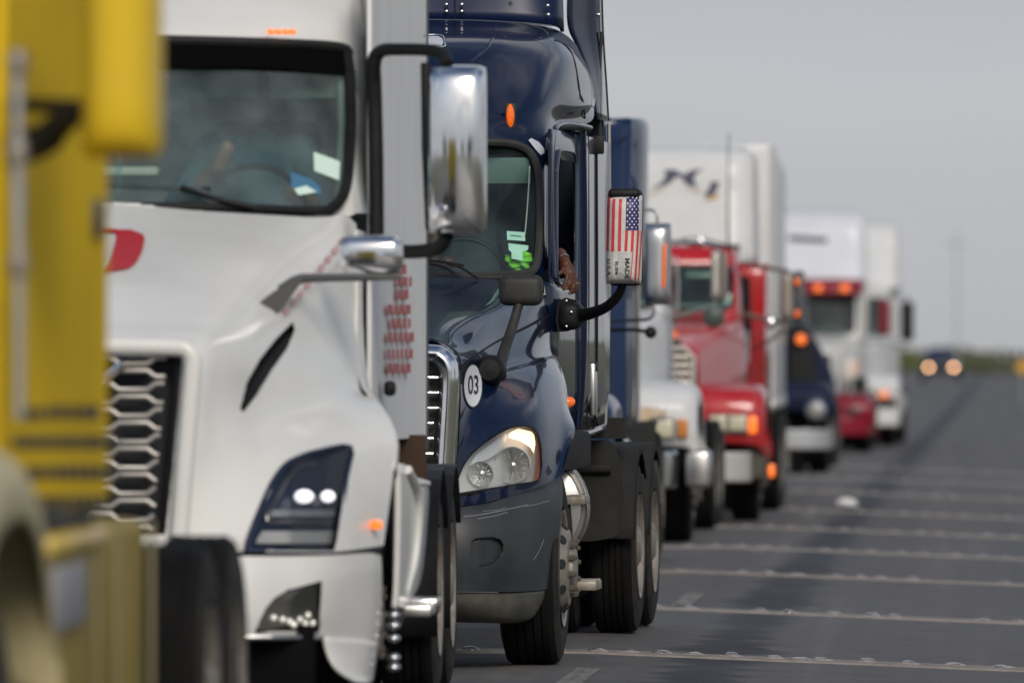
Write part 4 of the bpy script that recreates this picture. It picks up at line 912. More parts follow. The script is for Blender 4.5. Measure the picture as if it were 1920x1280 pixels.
def driver1():
    R = R1; P = R.P; o = bpy.data.objects.new('person', None); col.objects.link(o); o.matrix_world = R.M
    o['label'] = 'driver of the navy truck with a ringed hand hanging out of the window'; o['category'] = 'person'
    c = P(1058, 500, 1.62); X = c.x
    def q(px, py, y): return P(px, py, y)
    wrist = q(1056, 486, 1.66); elbow = Vector((.78, 2.0, 2.10)); sh = Vector((.70, 2.22, 2.42))
    parts = [chain([Vector((.52, 2.2, 1.80)), Vector((.52, 2.22, 2.1)), Vector((.52, 2.22, 2.35))], [.17, .18, .13]),
             chain([Vector((.34, 2.22, 2.42)), Vector((.52, 2.2, 2.44)), sh], [.075, .09, .075]), chain([Vector((.52, 2.2, 2.45)), Vector((.52, 2.17, 2.56))], [.06, .055]),
             ballg((.52, 2.15, 2.66), .095, (.85, 1, 1.22)), ballg((.52, 2.05, 2.65), .018, (1, 1, 1.6)), ballg((.435, 2.16, 2.66), .025, (.5, 1, 1.5)), ballg((.605, 2.16, 2.66), .025, (.5, 1, 1.5)),
             chain([sh, elbow], [.062, .048]), chain([Vector((.34, 2.22, 2.42)), Vector((.28, 2.05, 2.15)), Vector((.40, 1.75, 2.15))], [.06, .045, .032]), ballg((.42, 1.68, 2.17), .045, (1, 1.2, .8))]
    parts.append(chain([elbow, q(1050, 478, 1.80), wrist], [.046, .040, .030]))
    # back of the hand and five fingers
    parts.append(chain([wrist, q(1061, 497, 1.62), q(1068, 512, 1.60), q(1072, 526, 1.60)], [.029, .034, .036, .032]))
    parts.append(chain([q(1057, 499, 1.62), q(1063, 516, 1.60)], [.026, .026]))
    fing = [([(1078,522,1.60),(1082,537,1.60),(1079,546,1.585),(1075,548,1.57)], [.0155, .015, .0125, .010]),
            ([(1074,524,1.585),(1076,538,1.57),(1071,548,1.565),(1067.5,550,1.56)], [.0155, .015, .0125, .010]),
            ([(1069,520,1.575),(1068,532,1.56),(1064,539,1.555),(1062.5,541,1.55)], [.0155, .014, .012, .0095]),
            ([(1064,516,1.565),(1060,530,1.55),(1056.5,539,1.545),(1056.8,543,1.54)], [.0145, .0125, .011, .009])]
    for pts, rs in fing: parts.append(chain([q(*t) for t in pts], rs))
    parts.append(chain([q(1058,504,1.58), q(1052,511,1.555), q(1046,513.5,1.545)], [.018, .0145, .011]))
    b = body('body', parts, SKIN, o, .006)
    shirt = body('shirt', [chain([Vector((.52, 2.22, 1.75)), Vector((.52, 2.23, 2.1)), Vector((.52, 2.23, 2.34))], [.19, .205, .15]), chain([Vector((.33, 2.23, 2.42)), Vector((.52, 2.22, 2.43)), Vector((.71, 2.23, 2.42))], [.09, .11, .09]), chain([sh, sh+(elbow-sh)*.6], [.08, .068])], SHIRT, o, .015)
    O('hair', ballg((.52, 2.17, 2.70), .10, (.88, 1, 1.0)), HAIR, o)
    d = (q(1061, 497, 1.62)-wrist).normalized(); t = d.orthogonal().normalized(); u = d.cross(t)
    O('bracelet', tubeg([wrist+(t*math.cos(a)+u*math.sin(a))*.0335 for a in np.linspace(0, 2*math.pi, 21)], .004, 6), SILVER, o)
    rc = q(1080.5, 531, 1.60); O('ring', join([tubeg([rc+Vector((.0165*math.cos(a), .0165*math.sin(a), 0)) for a in np.linspace(0, 2*math.pi, 17)], .003, 6), ballg(rc+Vector((-.004, -.017, .001)), .008)]), SILVER, o)
    O('fingernail', join([ballg(q(1067.3, 550, 1.552), .0055, (1, .6, 1)), ballg(q(1062.3, 541, 1.543), .005, (1, .6, 1)), ballg(q(1046, 513.5, 1.537), .005, (1, .6, 1))]), NAIL, o)
driver1()
def vest():
    R = R1; P = R.P; c = P(972, 490, 1.32); bm = bmesh.new(); bmesh.ops.create_uvsphere(bm, u_segments=28, v_segments=18, radius=1); rnd = random.Random(4)
    for v in bm.verts:
        k = 1+.16*math.sin(v.co.x*7+v.co.z*5)+.1*math.sin(v.co.z*13+1)+rnd.uniform(-.04, .04); v.co = Vector((v.co.x*.072*k, v.co.y*.07*k, v.co.z*.062*k))
    me = bpy.data.meshes.new('vest'); bm.to_mesh(me); bm.free(); me.materials.append(HIVIS); o = bpy.data.objects.new('safety_vest', me); col.objects.link(o); o.matrix_world = R.M @ Matrix.Translation(c)
    o['label'] = 'bright green safety vest bunched on the dashboard behind the windshield papers'; o['category'] = 'vest'; finish(o, 0)
vest()

# =================================================================== LARGE WHITE TRUCK (left, out of focus)
def white0():
    R = Rig('white_truck', -3.88, 36.3, math.radians(-1.0), 'large white tractor with a silver mesh grille, chrome mirrors and red hood badge'); r = R.o; P = R.P
    def row(*a, c=None):
        out = []
        if c: q = P(400, c[0], c[1]); out.append(Vector((0, c[1], q.z)))
        return out+[P(*t) for t in a]
    GR = [(0,668),(339,668),(334,760),(324,880),(310,1002),(0,1002)]
    INL = [(549,603),(553,619),(538,654),(510,693),(479,744),(448,783),(452,759),(463,716),(487,673),(518,634)]
    HL = [(462,1032),(466,1010),(485,960),(510,905),(535,872),(565,855),(600,845),(657,838),(650,890),(640,960),(632,1010),(627,1032)]
    rows = [row((250,386,1.0),(385,396,1.03),(520,404,1.12),(605,408,1.22),(645,402,1.32),(668,420,1.45), c=(384,.95)),
            row((250,450,.45),(378,452,.48),(500,458,.6),(585,465,.8),(640,470,1.05),(669,480,1.4), c=(450,.4)),
            row((250,530,-.25),(372,532,-.2),(475,540,-.05),(555,548,.25),(620,560,.75),(669,570,1.3), c=(529,-.3)),
            row((250,600,-.8),(368,602,-.78),(450,612,-.6),(525,625,-.2),(600,640,.4),(670,655,1.15), c=(598,-.85)),
            row((250,640,-1.1),(367,642,-1.08),(425,665,-.92),(500,685,-.5),(600,700,.1),(676,732,.85), c=(638,-1.15)),
            row((250,700,-1.25),(360,700,-1.20),(412,745,-1.03),(480,765,-.7),(590,765,-.15),(712,757,.45), c=(700,-1.3)),
            row((250,790,-1.3),(352,790,-1.22),(405,820,-1.1),(480,832,-.88),(600,825,-.45),(741,812,.15), c=(790,-1.34)),
            row((250,890,-1.32),(340,890,-1.24),(398,908,-1.15),(495,912,-.97),(612,905,-.68),(737,890,.0), c=(890,-1.36)),
            row((250,1034,-1.3),(318,1034,-1.26),(430,1034,-1.2),(540,1034,-1.05),(628,1034,-.8),(719,1022,-.2), c=(1034,-1.36))]
    gl = [P(*t, -1.25).x for t in ((339,668),)][0]
    hood_o = surf('hood', rows, WHITE, r, 8, 8, rig=R, holes=[GR, HL, INL], sym=True, thick=.015)
    rows = [[P(669,430,1.4), P(690,440,1.9)], [P(670,560,1.25), P(680,560,1.8)], [P(672,700,1.05), P(690,715,1.5)], [P(712,757,.45), P(716,770,.95)], [P(742,815,.16), P(742,830,.6)], [P(740,880,.0), P(742,900,.5)]]
    surf('fender_rear', [[a, a.lerp(b, .5)+Vector((.01, 0, 0)), b] for a, b in rows], WHITE, r, 3, 4)
    O('air_inlet', both(patch(R, [(x+ (6 if x > 500 else -4), y) for x, y in INL], lambda x, y: float(np.interp(y, [600, 690, 785], [.1, -.45, -.72]))+.14, 8, 12)), DARK, r)
    fs = onto(R, [hood_o], .03, 0)
    O('engine_bay', boxg((0, .2, 1.1), (1.0, 2.0, .8), .02), DARK, r)
    # grille
    fr = [(336,1004),(346,880),(356,760),(362,690),(360,668),(348,655),(330,651),(200,648)]
    pts = [P(x, y, -1.3) for x, y in fr]; pts.append(Vector((0, pts[-1].y-.03, pts[-1].z)))
    O('grille_surround', both(tubeg(pts, .038, 12, smooth=4)), WHITE, r)
    zt, zb = R.zc(672, -1.25), R.zc(1000, -1.25); xt, xb = P(338, 700, -1.25).x, P(312, 1000, -1.25).x
    O('grille_backing', boxg((0, -1.13, (zt+zb)/2), (1.05, .02, zt-zb+.05)), DARK, r)
    O('grille_side_trim', both(tubeg([P(336,670,-1.24), P(322,840,-1.24), P(309,1000,-1.24)], .014, 8)), BLACK, r)
    per = .262
    for k in range(15):
        py = 676+24.4*k; z = R.zc(py, -1.27); sg = 1 if k % 2 else -1; xe = float(np.interp(z, [zb, zt], [xb, xt]))-.055
        x = -xe; pts = []
        ph0 = P(250, 700, -1.27).x     # centre of a flat
        n = 120
        for i in range(n+1):
            x = -xe+2*xe*i/n; t = ((x-ph0)/per) % 1.0; t = min(t, 1-t)*2      # 0 at flat centre, 1 between
            h = .5-np.clip((t-.45)/.25, 0, 1); pts.append(Vector((x, -1.27-.01*math.cos(x*2.2), z+sg*h*.026)))
        keep = [pts[0]]+[b for a, b, c in zip(pts, pts[1:], pts[2:]) if abs((b.z-a.z)-(c.z-b.z)) > 1e-4]+[pts[-1]]
        O('grille_bar', tubeg(keep, .0125, 7), MESHG, r, 60)
    O('diagonal_bar', tubeg([P(150,770,-1.32), P(192,713,-1.32), P(230,680,-1.32)], .018, 8), CHROME, r)
    # red badge high on the hood
    f = fs
    O('hood_badge', patch(R, [(212,430),(245,430),(264,434),(272,444),(268,468),(256,492),(238,505),(195,511),(206,492),(214,462),(219,440)], f, 8, 10), REDP, r)
    O('hood_badge', patch(R, [(100,424),(210,428),(245,433),(244,436),(205,436),(120,432)], lambda x, y: f(x, y)-.004, 8, 3), REDP, r)
    # headlight
    hd = lambda x, y: float(np.interp(x, [455, 495, 540, 612, 660], [-1.2, -1.1, -1.02, -.78, -.6]))+(1032-y)*.0012-.02
    h = bpy.data.objects.new('headlight', None); col.objects.link(h); h.parent = r
    O('lens', patch(R, HL, hd, 14, 12), CLEAR0, h, 60); O('lamp_housing', patch(R, HL, lambda x, y: hd(x, y)+.1, 10, 10), NAVYGL, h); O('lamp_wall', rim_strip(R, HL, hd, .11), NAVYGL, h)
    O('lens_gasket', outline(R, HL, hd, .012), NAVYGL, h)
    O('projector', ballg(P(570, 930, -.83), .036, (1.15, 1, .8)), LED, h); O('projector', ballg(P(615, 930, -.72), .028, (1.1, 1, .9)), LED, h)
    O('light_bar', tubeg([P(x, y, hd(x, y)+.04) for x, y in ((590,868),(560,876),(538,900),(515,945),(500,975),(560,978),(622,978))], .009, 8, smooth=3), STEEL, h)
    O('lamp_shelf', patch(R, [(512,955),(628,955),(626,968),(503,968)], lambda x, y: hd(x, y)+.05, 6, 2), mat('lamp_shelf_grey', (.28, .29, .32), .3), h)
    O('lower_lamp', patch(R, [(482,1010),(492,995),(625,995),(622,1018),(480,1018)], lambda x, y: hd(x, y)+.03, 6, 3), mat('lamp_strip', (.45, .45, .44), .3), h)
    hh = bpy.data.objects.new('headlight', None); col.objects.link(hh); hh.parent = r
    O('lens', mirr(patch(R, HL, hd, 8, 8)), CLEAR0, hh); O('lamp_housing', mirr(patch(R, HL, lambda x, y: hd(x, y)+.09, 6, 6)), NAVYGL, hh)
    O('marker_light', boxg(P(706, 983, -.35), (.05, .03, .04), .01), ORLIT, r)
    O('bumper_gap', both(tubeg([P(330,1037,-1.2), P(540,1037,-1.0), P(630,1037,-.75), P(712,1030,-.2)], .012, 8, smooth=3)), BLACK, r)
    # bumper
    FOG = [(480,1183),(486,1165),(498,1140),(515,1120),(540,1105),(604,1088),(602,1130),(597,1182)]
    rows = [[(300,1042,-1.3),(450,1042,-1.27),(545,1042,-1.1),(625,1040,-.88),(690,1036,-.5),(714,1040,-.25)],
            [(300,1090,-1.33),(450,1090,-1.3),(545,1090,-1.13),(625,1090,-.9),(692,1080,-.5),(716,1080,-.25)],
            [(300,1150,-1.33),(450,1150,-1.3),(545,1150,-1.13),(620,1150,-.9),(690,1150,-.5),(714,1150,-.25)],
            [(300,1196,-1.3),(450,1196,-1.27),(540,1196,-1.1),(608,1196,-.9),(685,1205,-.5),(708,1210,-.25)]]
    def br(q): a = P(*q[0]); return [Vector((0, a.y-.04, a.z))]+[P(*t) for t in q]
    surf('bumper', [br(q) for q in rows], WHITE, r, 7, 7, rig=R, holes=[FOG], sym=True)
    rows = [[(608,1194,-.92),(650,1196,-.72),(690,1200,-.5),(710,1206,-.25)], [(616,1225,-.9),(650,1230,-.72),(688,1235,-.5),(706,1235,-.25)], [(632,1252,-.88),(655,1262,-.72),(686,1265,-.5),(702,1262,-.25)], [(655,1268,-.8),(668,1277,-.68),(688,1280,-.5),(700,1276,-.25)]]
    surf('bumper_corner', [[P(*t) for t in q] for q in rows], WHITE, r, 4, 4)
    O('bumper_chrome', both(tubeg([P(0,1195,-1.35), P(450,1194,-1.3), P(540,1194,-1.13), P(604,1194,-.93)], .012, 8, smooth=3)), STEEL, r)
    bd = lambda x, y: float(np.interp(x, [450, 545, 620], [-1.3, -1.13, -.9]))
    fg = bpy.data.objects.new('fog_lamp', None); col.objects.link(fg); fg.parent = r
    O('lens', patch(R, FOG, lambda x, y: bd(x, y)-.005, 8, 8), CLEAR0, fg); O('lamp_housing', patch(R, FOG, lambda x, y: bd(x, y)+.012, 8, 8), mat('fog_housing', (.13, .125, .11), .45), fg); O('lens_gasket', outline(R, FOG, bd, .006, 8, 1), BLACK, fg); O('lamp_wall', rim_strip(R, FOG, bd, .035), BUMPG, fg)
    O('lamp_facet', join([ballg(P(px, py, bd(px, py)+.006), .013) for px, py in ((513,1157),(530,1160),(543,1164),(551,1170),(562,1160),(572,1168),(577,1152),(586,1167))]), mat('glowing_chrome_facet', (.9, .88, .82), .25, .8, emit=(1, .93, .8), estr=.5), fg)  # bright glints of the facets put in as a faint glow
    O('lower_bumper', boxg((0, -.95, .40), (2.0, .25, .30), .05), mat('black_air_dam', (.006, .006, .006), .9, spec=.05), r)
    O('inner_dark', boxg((0, -.2, .75), (2.1, .6, .8), .05), DARK, r)
    # wheels: steer wheel mostly hidden behind the bumper, chrome nuts show
    for s in (1, -1): wheel(R, s*1.16, 0, side=s, kind='steer', W=.32)
    hub = P(738, 1180, -.02)
    O('nut_cover', sep([ballg(P(738, py, -.1+.02*k)+Vector((0, 0, 0)), .024, (1.25, 1, .75)) for k, py in enumerate((1152, 1172, 1196, 1232, 1250))]), DCHROME, r)
    for y in (4.7, 6.0):
        for s in (1, -1): wheel(R, s*1.245, y, side=s); wheel(R, s*.90, y, side=s)
    O('frame_rail', both(boxg((.42, 3.4, .95), (.09, 6.6, .26), .01)), MUD, r)
    O('front_axle', tubeg([(-1, 0, .48), (1, 0, .48)], .07, 12), MUD, r)
    for yy in (4.7, 6.0):
        V = []; n = 12
        for k in range(n+1):
            a = math.radians(200-k*170/n); V += [Vector((.6, yy+.59*math.cos(a), .52+.59*math.sin(a))), Vector((1.26, yy+.59*math.cos(a), .52+.59*math.sin(a)))]
        O('wheel_fender', both((V, [(2*k, 2*k+1, 2*k+3, 2*k+2) for k in range(n)])), BLACK, r, 60, thick=.01)
    # side tank fairing and steps behind the front wheel (pale)
    rows = [[P(748,868,1.2), P(762,872,1.6), P(775,895,2.2)], [P(748,930,1.2), P(772,935,1.7), P(803,908,2.6)], [P(747,1010,1.2), P(770,1010,1.7), P(800,1000,2.6)], [P(745,1100,1.2), P(764,1100,1.7), P(790,1085,2.6)], [P(742,1140,1.2), P(760,1140,1.7), P(770,1130,2.6)]]
    surf('tank_fairing', rows, WHITE, r, 4, 4, thick=.02)
    O('tank_rib', join([tubeg([P(765,880,1.55), P(785,930,1.9), P(778,1040,1.95), P(760,1110,1.7)], .02, 8, smooth=4), tubeg([P(782,905,2.0), P(802,906,2.55)], .014, 8)]), WHITE, r)
    O('cab_step', sep([boxg(P(780, 1142, 1.9), (.16, .5, .05), .01), boxg(P(795, 1128, 2.2), (.14, .4, .04), .01)]), STEEL, r)
    O('step_well', boxg((1.0, 2.3, .75), (.3, 1.9, .7), .03), DARK, r)
    O('rusty_crossbar', both(boxg((1.05, 3.62, 1.15), (.36, .1, .26), .01)), RUSTM, r)
    # windshield
    WS = [(120,70),(310,76),(520,82),(640,90),(652,110),(657,160),(658,240),(655,300),(650,345),(640,372),(622,390),(590,397),(400,390),(120,378)]
    wd = lambda x, y: 1.0+.42*max(0, (x-100)/560.0)**2+.62*(398-y)/320.0
    WS[0] = (centre(R, 1.7, 72)-4, 72); WS[-1] = (centre(R, 1.0, 380)-4, 380)
    O('windshield', both(patch(R, WS, wd, 20, 20)), GLASS0, r, 60)
    cab = [row((250,400,1.0),(400,402,1.08),(540,408,1.25),(640,408,1.42),(668,400,1.5),(692,400,1.75), c=(398,.95)),
           row((250,250,1.3),(400,250,1.38),(540,252,1.55),(648,252,1.72),(668,252,1.8),(688,252,2.05), c=(250,1.25)),
           row((250,120,1.55),(400,120,1.63),(540,124,1.8),(640,126,1.98),(668,128,2.08),(684,130,2.3), c=(118,1.5)),
           row((250,70,1.66),(400,73,1.72),(540,78,1.9),(640,84,2.08),(668,86,2.2),(686,90,2.45), c=(68,1.6)),
           row((250,30,1.8),(400,32,1.86),(540,34,2.02),(640,36,2.2),(668,40,2.35),(690,44,2.6), c=(29,1.75)),
           row((250,-30,2.1),(400,-30,2.15),(540,-28,2.3),(640,-25,2.5),(668,-22,2.65),(694,-18,2.9), c=(-32,2.05)),
           row((250,-150,2.9),(400,-150,2.95),(540,-145,3.05),(630,-140,3.2),(660,-130,3.35),(690,-120,3.5), c=(-150,2.85))]
    surf('cab_shell', cab, WHITE, r, 6, 6, rig=R, holes=[WS], sym=True)
    path = [P(x, y, wd(x, y)-.03) for x, y in WS[1:-1]]; path = [Vector((0, path[0].y-.05, path[0].z))]+path+[Vector((0, path[-1].y-.05, path[-1].z))]
    O('windshield_seal', both(tubeg(path, .024, 8, smooth=4)), BLACK, r)
    cb = centre(R, 1.75, 90)-4; BAND = [(cb,75),(310,78),(520,84),(640,92),(655,130),(655,140),(320,134),(cb,131)]
    O('sun_band', both(patch(R, BAND, lambda x, y: wd(x, y)-.03, 16, 5)), mat('black_band', (.004, .004, .004), .9, spec=0), r)
    for k, px in enumerate((508, 522, 536, 549)): O('marker_light', boxg(P(px, 60, 1.8), (.030, .03, .024), .006), ORLIT, r)
    # sides: door and sleeper, flat sheet seen at a low angle
    x = 1.10
    def side(y0, y1, z0, z1, x0=x, x1=x, m=mat('brightened_side_panel', (.76, .76, .75), .55, dirt=(.55, .54, .5), dirt_amt=.35, dscale=2, streak=True), nm='sleeper_side'):  # side copy of the white paint, brightened for the grazing sun
        V = [Vector((x0, y0, z0)), Vector((x1, y1, z0)), Vector((x1, y1, z1)), Vector((x0, y0, z1))]; return O(nm, both((V, [(0, 1, 2, 3)])), m, r, 0, thick=.02)
    xa, xb, xc = P(692, 400, 1.7).x, P(708, 400, 2.3).x, P(795, 400, 4.35).x
    side(1.72, 2.3, 1.2, 3.4, xa, xb, nm='cab_door'); side(2.305, 4.35, R.zc(818, 4.35), 3.72, xb, xc)
    O('sleeper_body', boxg((0, 3.55, 2.52), (2*min(xb, xc)-.06, 1.58, 2.42), .12, 4), WHITE2, r)
    O('sleeper_roof', boxg((0, 3.6, 3.68), (2*min(xb, xc)-.05, 1.5, .10), .04, 3), WHITE2, r)
    O('side_extender', both(boxg((xc-.0, 4.42, 2.46), (.03, .14, 2.52), .01)), mat('grey_rubber', (.10, .10, .10), .6), r)
    O('roof_fairing_edge', both(tubeg([P(683,-30,2.6), P(686,40,2.5), P(682,75,2.45)], .01, 8)), mat('seam_grey', (.35, .35, .33), .6), r)
    O('roof_seam', both(tubeg([P(684,62,2.5), P(720,52,3.0), P(795,68,4.3)], .008, 6, smooth=3)), BLACK, r)
    g = []; rnd = random.Random(2)
    def sidept(px, py): return R.X(px, py, float(np.interp(px, [708, 795], [xb, xc]))+.014)
    for i, py in enumerate((505, 528, 552, 580, 606, 632, 663, 690)):
        x0 = rnd.choice((727, 733, 745)); xx = x0; end = rnd.choice((770, 779, 776))
        while xx < end-8:
            ww = rnd.choice((5, 7, 9)); h_ = 9
            q = [sidept(xx, py-h_), sidept(xx+ww, py-h_), sidept(xx+ww, py+h_), sidept(xx, py+h_)]; g.append((q, [(0, 1, 2, 3)])); xx += ww+3
    O('side_lettering', join(g), mat('dusty_red_print', (.48, .10, .10), .6), r, 0)
    g = []
    for i in range(17):
        t = i/16; px = 537+(640-537)*t; py = 585-(585-455)*t; q = [P(a_, b_, fs(a_, b_)) for a_, b_ in ((px-5, py-4), (px+4, py-12), (px+9, py-2), (px-1, py+8))]; g.append((q, [(0, 1, 2, 3)]))
    O('hood_lettering', join(g[::2]), mat('pale_pink_print', (.58, .36, .36), .6), r, 0)
    O('door_handle', boxg(P(731, 728, 2.3), (.05, .16, .07), .02), BLACK, r)
    # door mirror, black frame with chrome back
    dm = bpy.data.objects.new('side_mirror', None); col.objects.link(dm); dm.parent = r
    O('mirror_frame', tubeg([P(706,440,1.5), P(705,300,1.5), P(702,170,1.5), P(701,118,1.45), P(715,96,1.4), P(750,93,1.3), P(810,95,1.2), P(832,104,1.15), P(838,120,1.1)], [.034, .034, .034, .034, .03, .028, .028, .028, .028], 12, smooth=5), BLACK, dm)
    O('mirror_arm', tubeg([P(838,440,1.1), P(825,462,1.15), P(800,470,1.25), P(760,472,1.4), P(712,470,1.6)], .032, 12, smooth=5), BLACK, dm)
    mx0, mx1 = P(800, 300, 1.05).x, P(912, 300, 1.05).x; mz0, mz1 = R.zc(440, 1.05), R.zc(122, 1.05)
    V = []; n1, n2 = 26, 40; cx, cz = (mx0+mx1)/2, (mz0+mz1)/2
    for j in range(n2+1):
        for i in range(n1+1):
            a = -1+2*i/n1; b = -1+2*j/n2
            V.append(Vector((cx+(mx1-mx0)/2*a*(1-.03*abs(b)**8), 1.10-.022*(1-a*a)-.03*(1-b*b)-.09*(max(0, 1-abs(a)**8)**.5)*(max(0, 1-abs(b)**14)**.5), cz+(mz1-mz0)/2*b*(1-.03*abs(a)**6))))
    O('mirror_back', (V, [(j*(n1+1)+i, j*(n1+1)+i+1, (j+1)*(n1+1)+i+1, (j+1)*(n1+1)+i) for j in range(n2) for i in range(n1)]), CHROME, dm, 60)
    O('mirror_glass', boxg((cx, 1.15, cz), (mx1-mx0-.01, .08, mz1-mz0-.02), .03, 3), BLACK, dm)
    O('mirror_bezel', tubeg([P(797,118,1.06), P(803,280,1.06), P(806,430,1.08)], [.02, .03, .02], 10, smooth=4), BLACK, dm)
    # hood mirror, chrome with a grey stalk
    hm = bpy.data.objects.new('hood_mirror', None); col.objects.link(hm); hm.parent = r
    O('mirror_back', boxg(P(696, 478, .35), (.275, .14, .165), .05, 4), CHROME, hm)
    O('mirror_stalk', tubeg([P(750,517,.35), P(690,519,.3), P(600,521,.1), P(560,524,.0), P(530,545,-.05)], [.016, .018, .018, .022, .03], 10, smooth=5), BUMPG, hm)
    W_ = [P(457,590,-.2), P(500,556,-.18), P(548,522,-.1), P(572,519,-.05), P(530,575,-.12), P(483,632,-.18)]
    O('stalk_foot', prismg(W_, 0, .05), mat('grey_stalk', (.10, .098, .092), .5), hm, 20)
    # inside
    O('dashboard', boxg((0, 1.5, 2.12), (1.95, .55, .3), .06), mat('pale_dashboard', (.16, .17, .17), .7, dirt=(.26, .27, .25), dirt_amt=.7, dscale=2), r)
    O('cab_lining', boxg((0, 3.5, 2.6), (2.0, .04, 2.0)), mat('grey_lining', (.05, .055, .065), .9, dirt=(.12, .12, .13), dirt_amt=.8, dscale=2), r); O('cab_floor', boxg((0, 2.6, 1.4), (2.0, 2.0, .04)), DARK, r)
    O('side_curtain', join([boxg((.88-.03*k, 2.6+.12*k, 2.6), (.05, .1, .9), .02) for k in range(4)]), CURT, r)
    O('window_post', tubeg([P(643,110,2.0), P(646,240,1.85), P(640,370,1.65)], .03, 8), mat('pale_post', (.25, .33, .29), .7), r)
    for s in (.55, -.55): O('seat', join([boxg((s, 2.3, 1.85), (.5, .5, .16), .05), boxg((s, 2.6, 2.3), (.5, .14, .85), .06)]), SEAT, r)
    O('steering_wheel', tubeg([Vector((.55+.23*math.cos(a), 1.85-.06*math.sin(a), 2.3+.2*math.sin(a))) for a in np.linspace(0, 2*math.pi, 25)], .014, 8), BLACK, r)
    O('paper_sticker', patch(R, [(588,285),(638,287),(636,338),(590,336)], lambda x, y: wd(x, y)-.01, 3, 3), PAPER, r)
    O('card_sticker', patch(R, [(545,322),(572,330),(600,345),(602,366),(560,364),(546,360)], lambda x, y: wd(x, y)-.01, 3, 3), PAPERB, r)
    O('paper_sticker', patch(R, [(548,350),(575,348),(598,362),(560,366)], lambda x, y: wd(x, y)-.016, 3, 3), PAPER, r)
    O('sun_visor', sep([boxg(P(px, 158, 1.98), (.40, .02, .13), .008, 2, Matrix.Rotation(.25, 3, 'X')) for px in (400, 590)]), mat('pale_visor', (.20, .26, .23), .7), r)
    O('dash_paper', boxg(P(240, 322, 1.35), (.28, .2, .04), .01), mat('cream_paper', (.55, .55, .45), .8), r)
    O('wiper', sep([tubeg([P(150,345,1.2), P(290,352,1.2), P(395,356,1.2)], .012, 8, smooth=3), tubeg([P(340,352,1.15), P(400,372,1.1), P(480,388,1.1)], .012, 8, smooth=3)]), BLACK, r)
    return R
R0 = white0()
def driver0():
    R = R0; o = bpy.data.objects.new('person', None); col.objects.link(o); o.matrix_world = R.M; o['label'] = 'driver in a light blue shirt dimly seen behind the large white truck windshield'; o['category'] = 'person'
    c = Vector((.52, 2.35, 2.2))
    parts = [ballg((c.x, 2.20, 2.80), .098, (.85, 1, 1.22)), ballg((c.x, 2.10, 2.79), .018, (1, 1, 1.5)), chain([Vector((c.x, 2.35, 2.62)), Vector((c.x, 2.3, 2.76))], [.062, .056]),
             chain([Vector((c.x-.2, 2.35, 2.58)), Vector((c.x+.2, 2.35, 2.58))], [.08, .08]), chain([Vector((c.x, 2.38, 2.0)), Vector((c.x, 2.36, 2.52))], [.17, .16]),
             chain([Vector((c.x-.22, 2.33, 2.56)), Vector((c.x-.34, 2.15, 2.32)), Vector((c.x-.14, 1.95, 2.50)), Vector((c.x-.1, 1.93, 2.58))], [.06, .05, .036, .04]),
             chain([Vector((c.x+.22, 2.33, 2.56)), Vector((c.x+.30, 2.15, 2.32)), Vector((c.x+.18, 1.92, 2.38))], [.06, .05, .036])]
    body('body', parts, SKIN2, o, .014)
    body('shirt', [chain([Vector((c.x-.2, 2.35, 2.56)), Vector((c.x+.2, 2.35, 2.56))], [.1, .1]), chain([Vector((c.x, 2.38, 2.0)), Vector((c.x, 2.36, 2.5))], [.2, .19]), chain([Vector((c.x-.22, 2.33, 2.56)), Vector((c.x-.34, 2.15, 2.32)), Vector((c.x-.26, 2.06, 2.4))], [.075, .068, .058]), chain([Vector((c.x+.22, 2.33, 2.56)), Vector((c.x+.30, 2.15, 2.32))], [.075, .068])], SHIRT2, o, .014)
    O('cap', ballg((c.x, 2.22, 2.87), .104, (.9, 1.02, .75)), HAIR, o)
driver0()

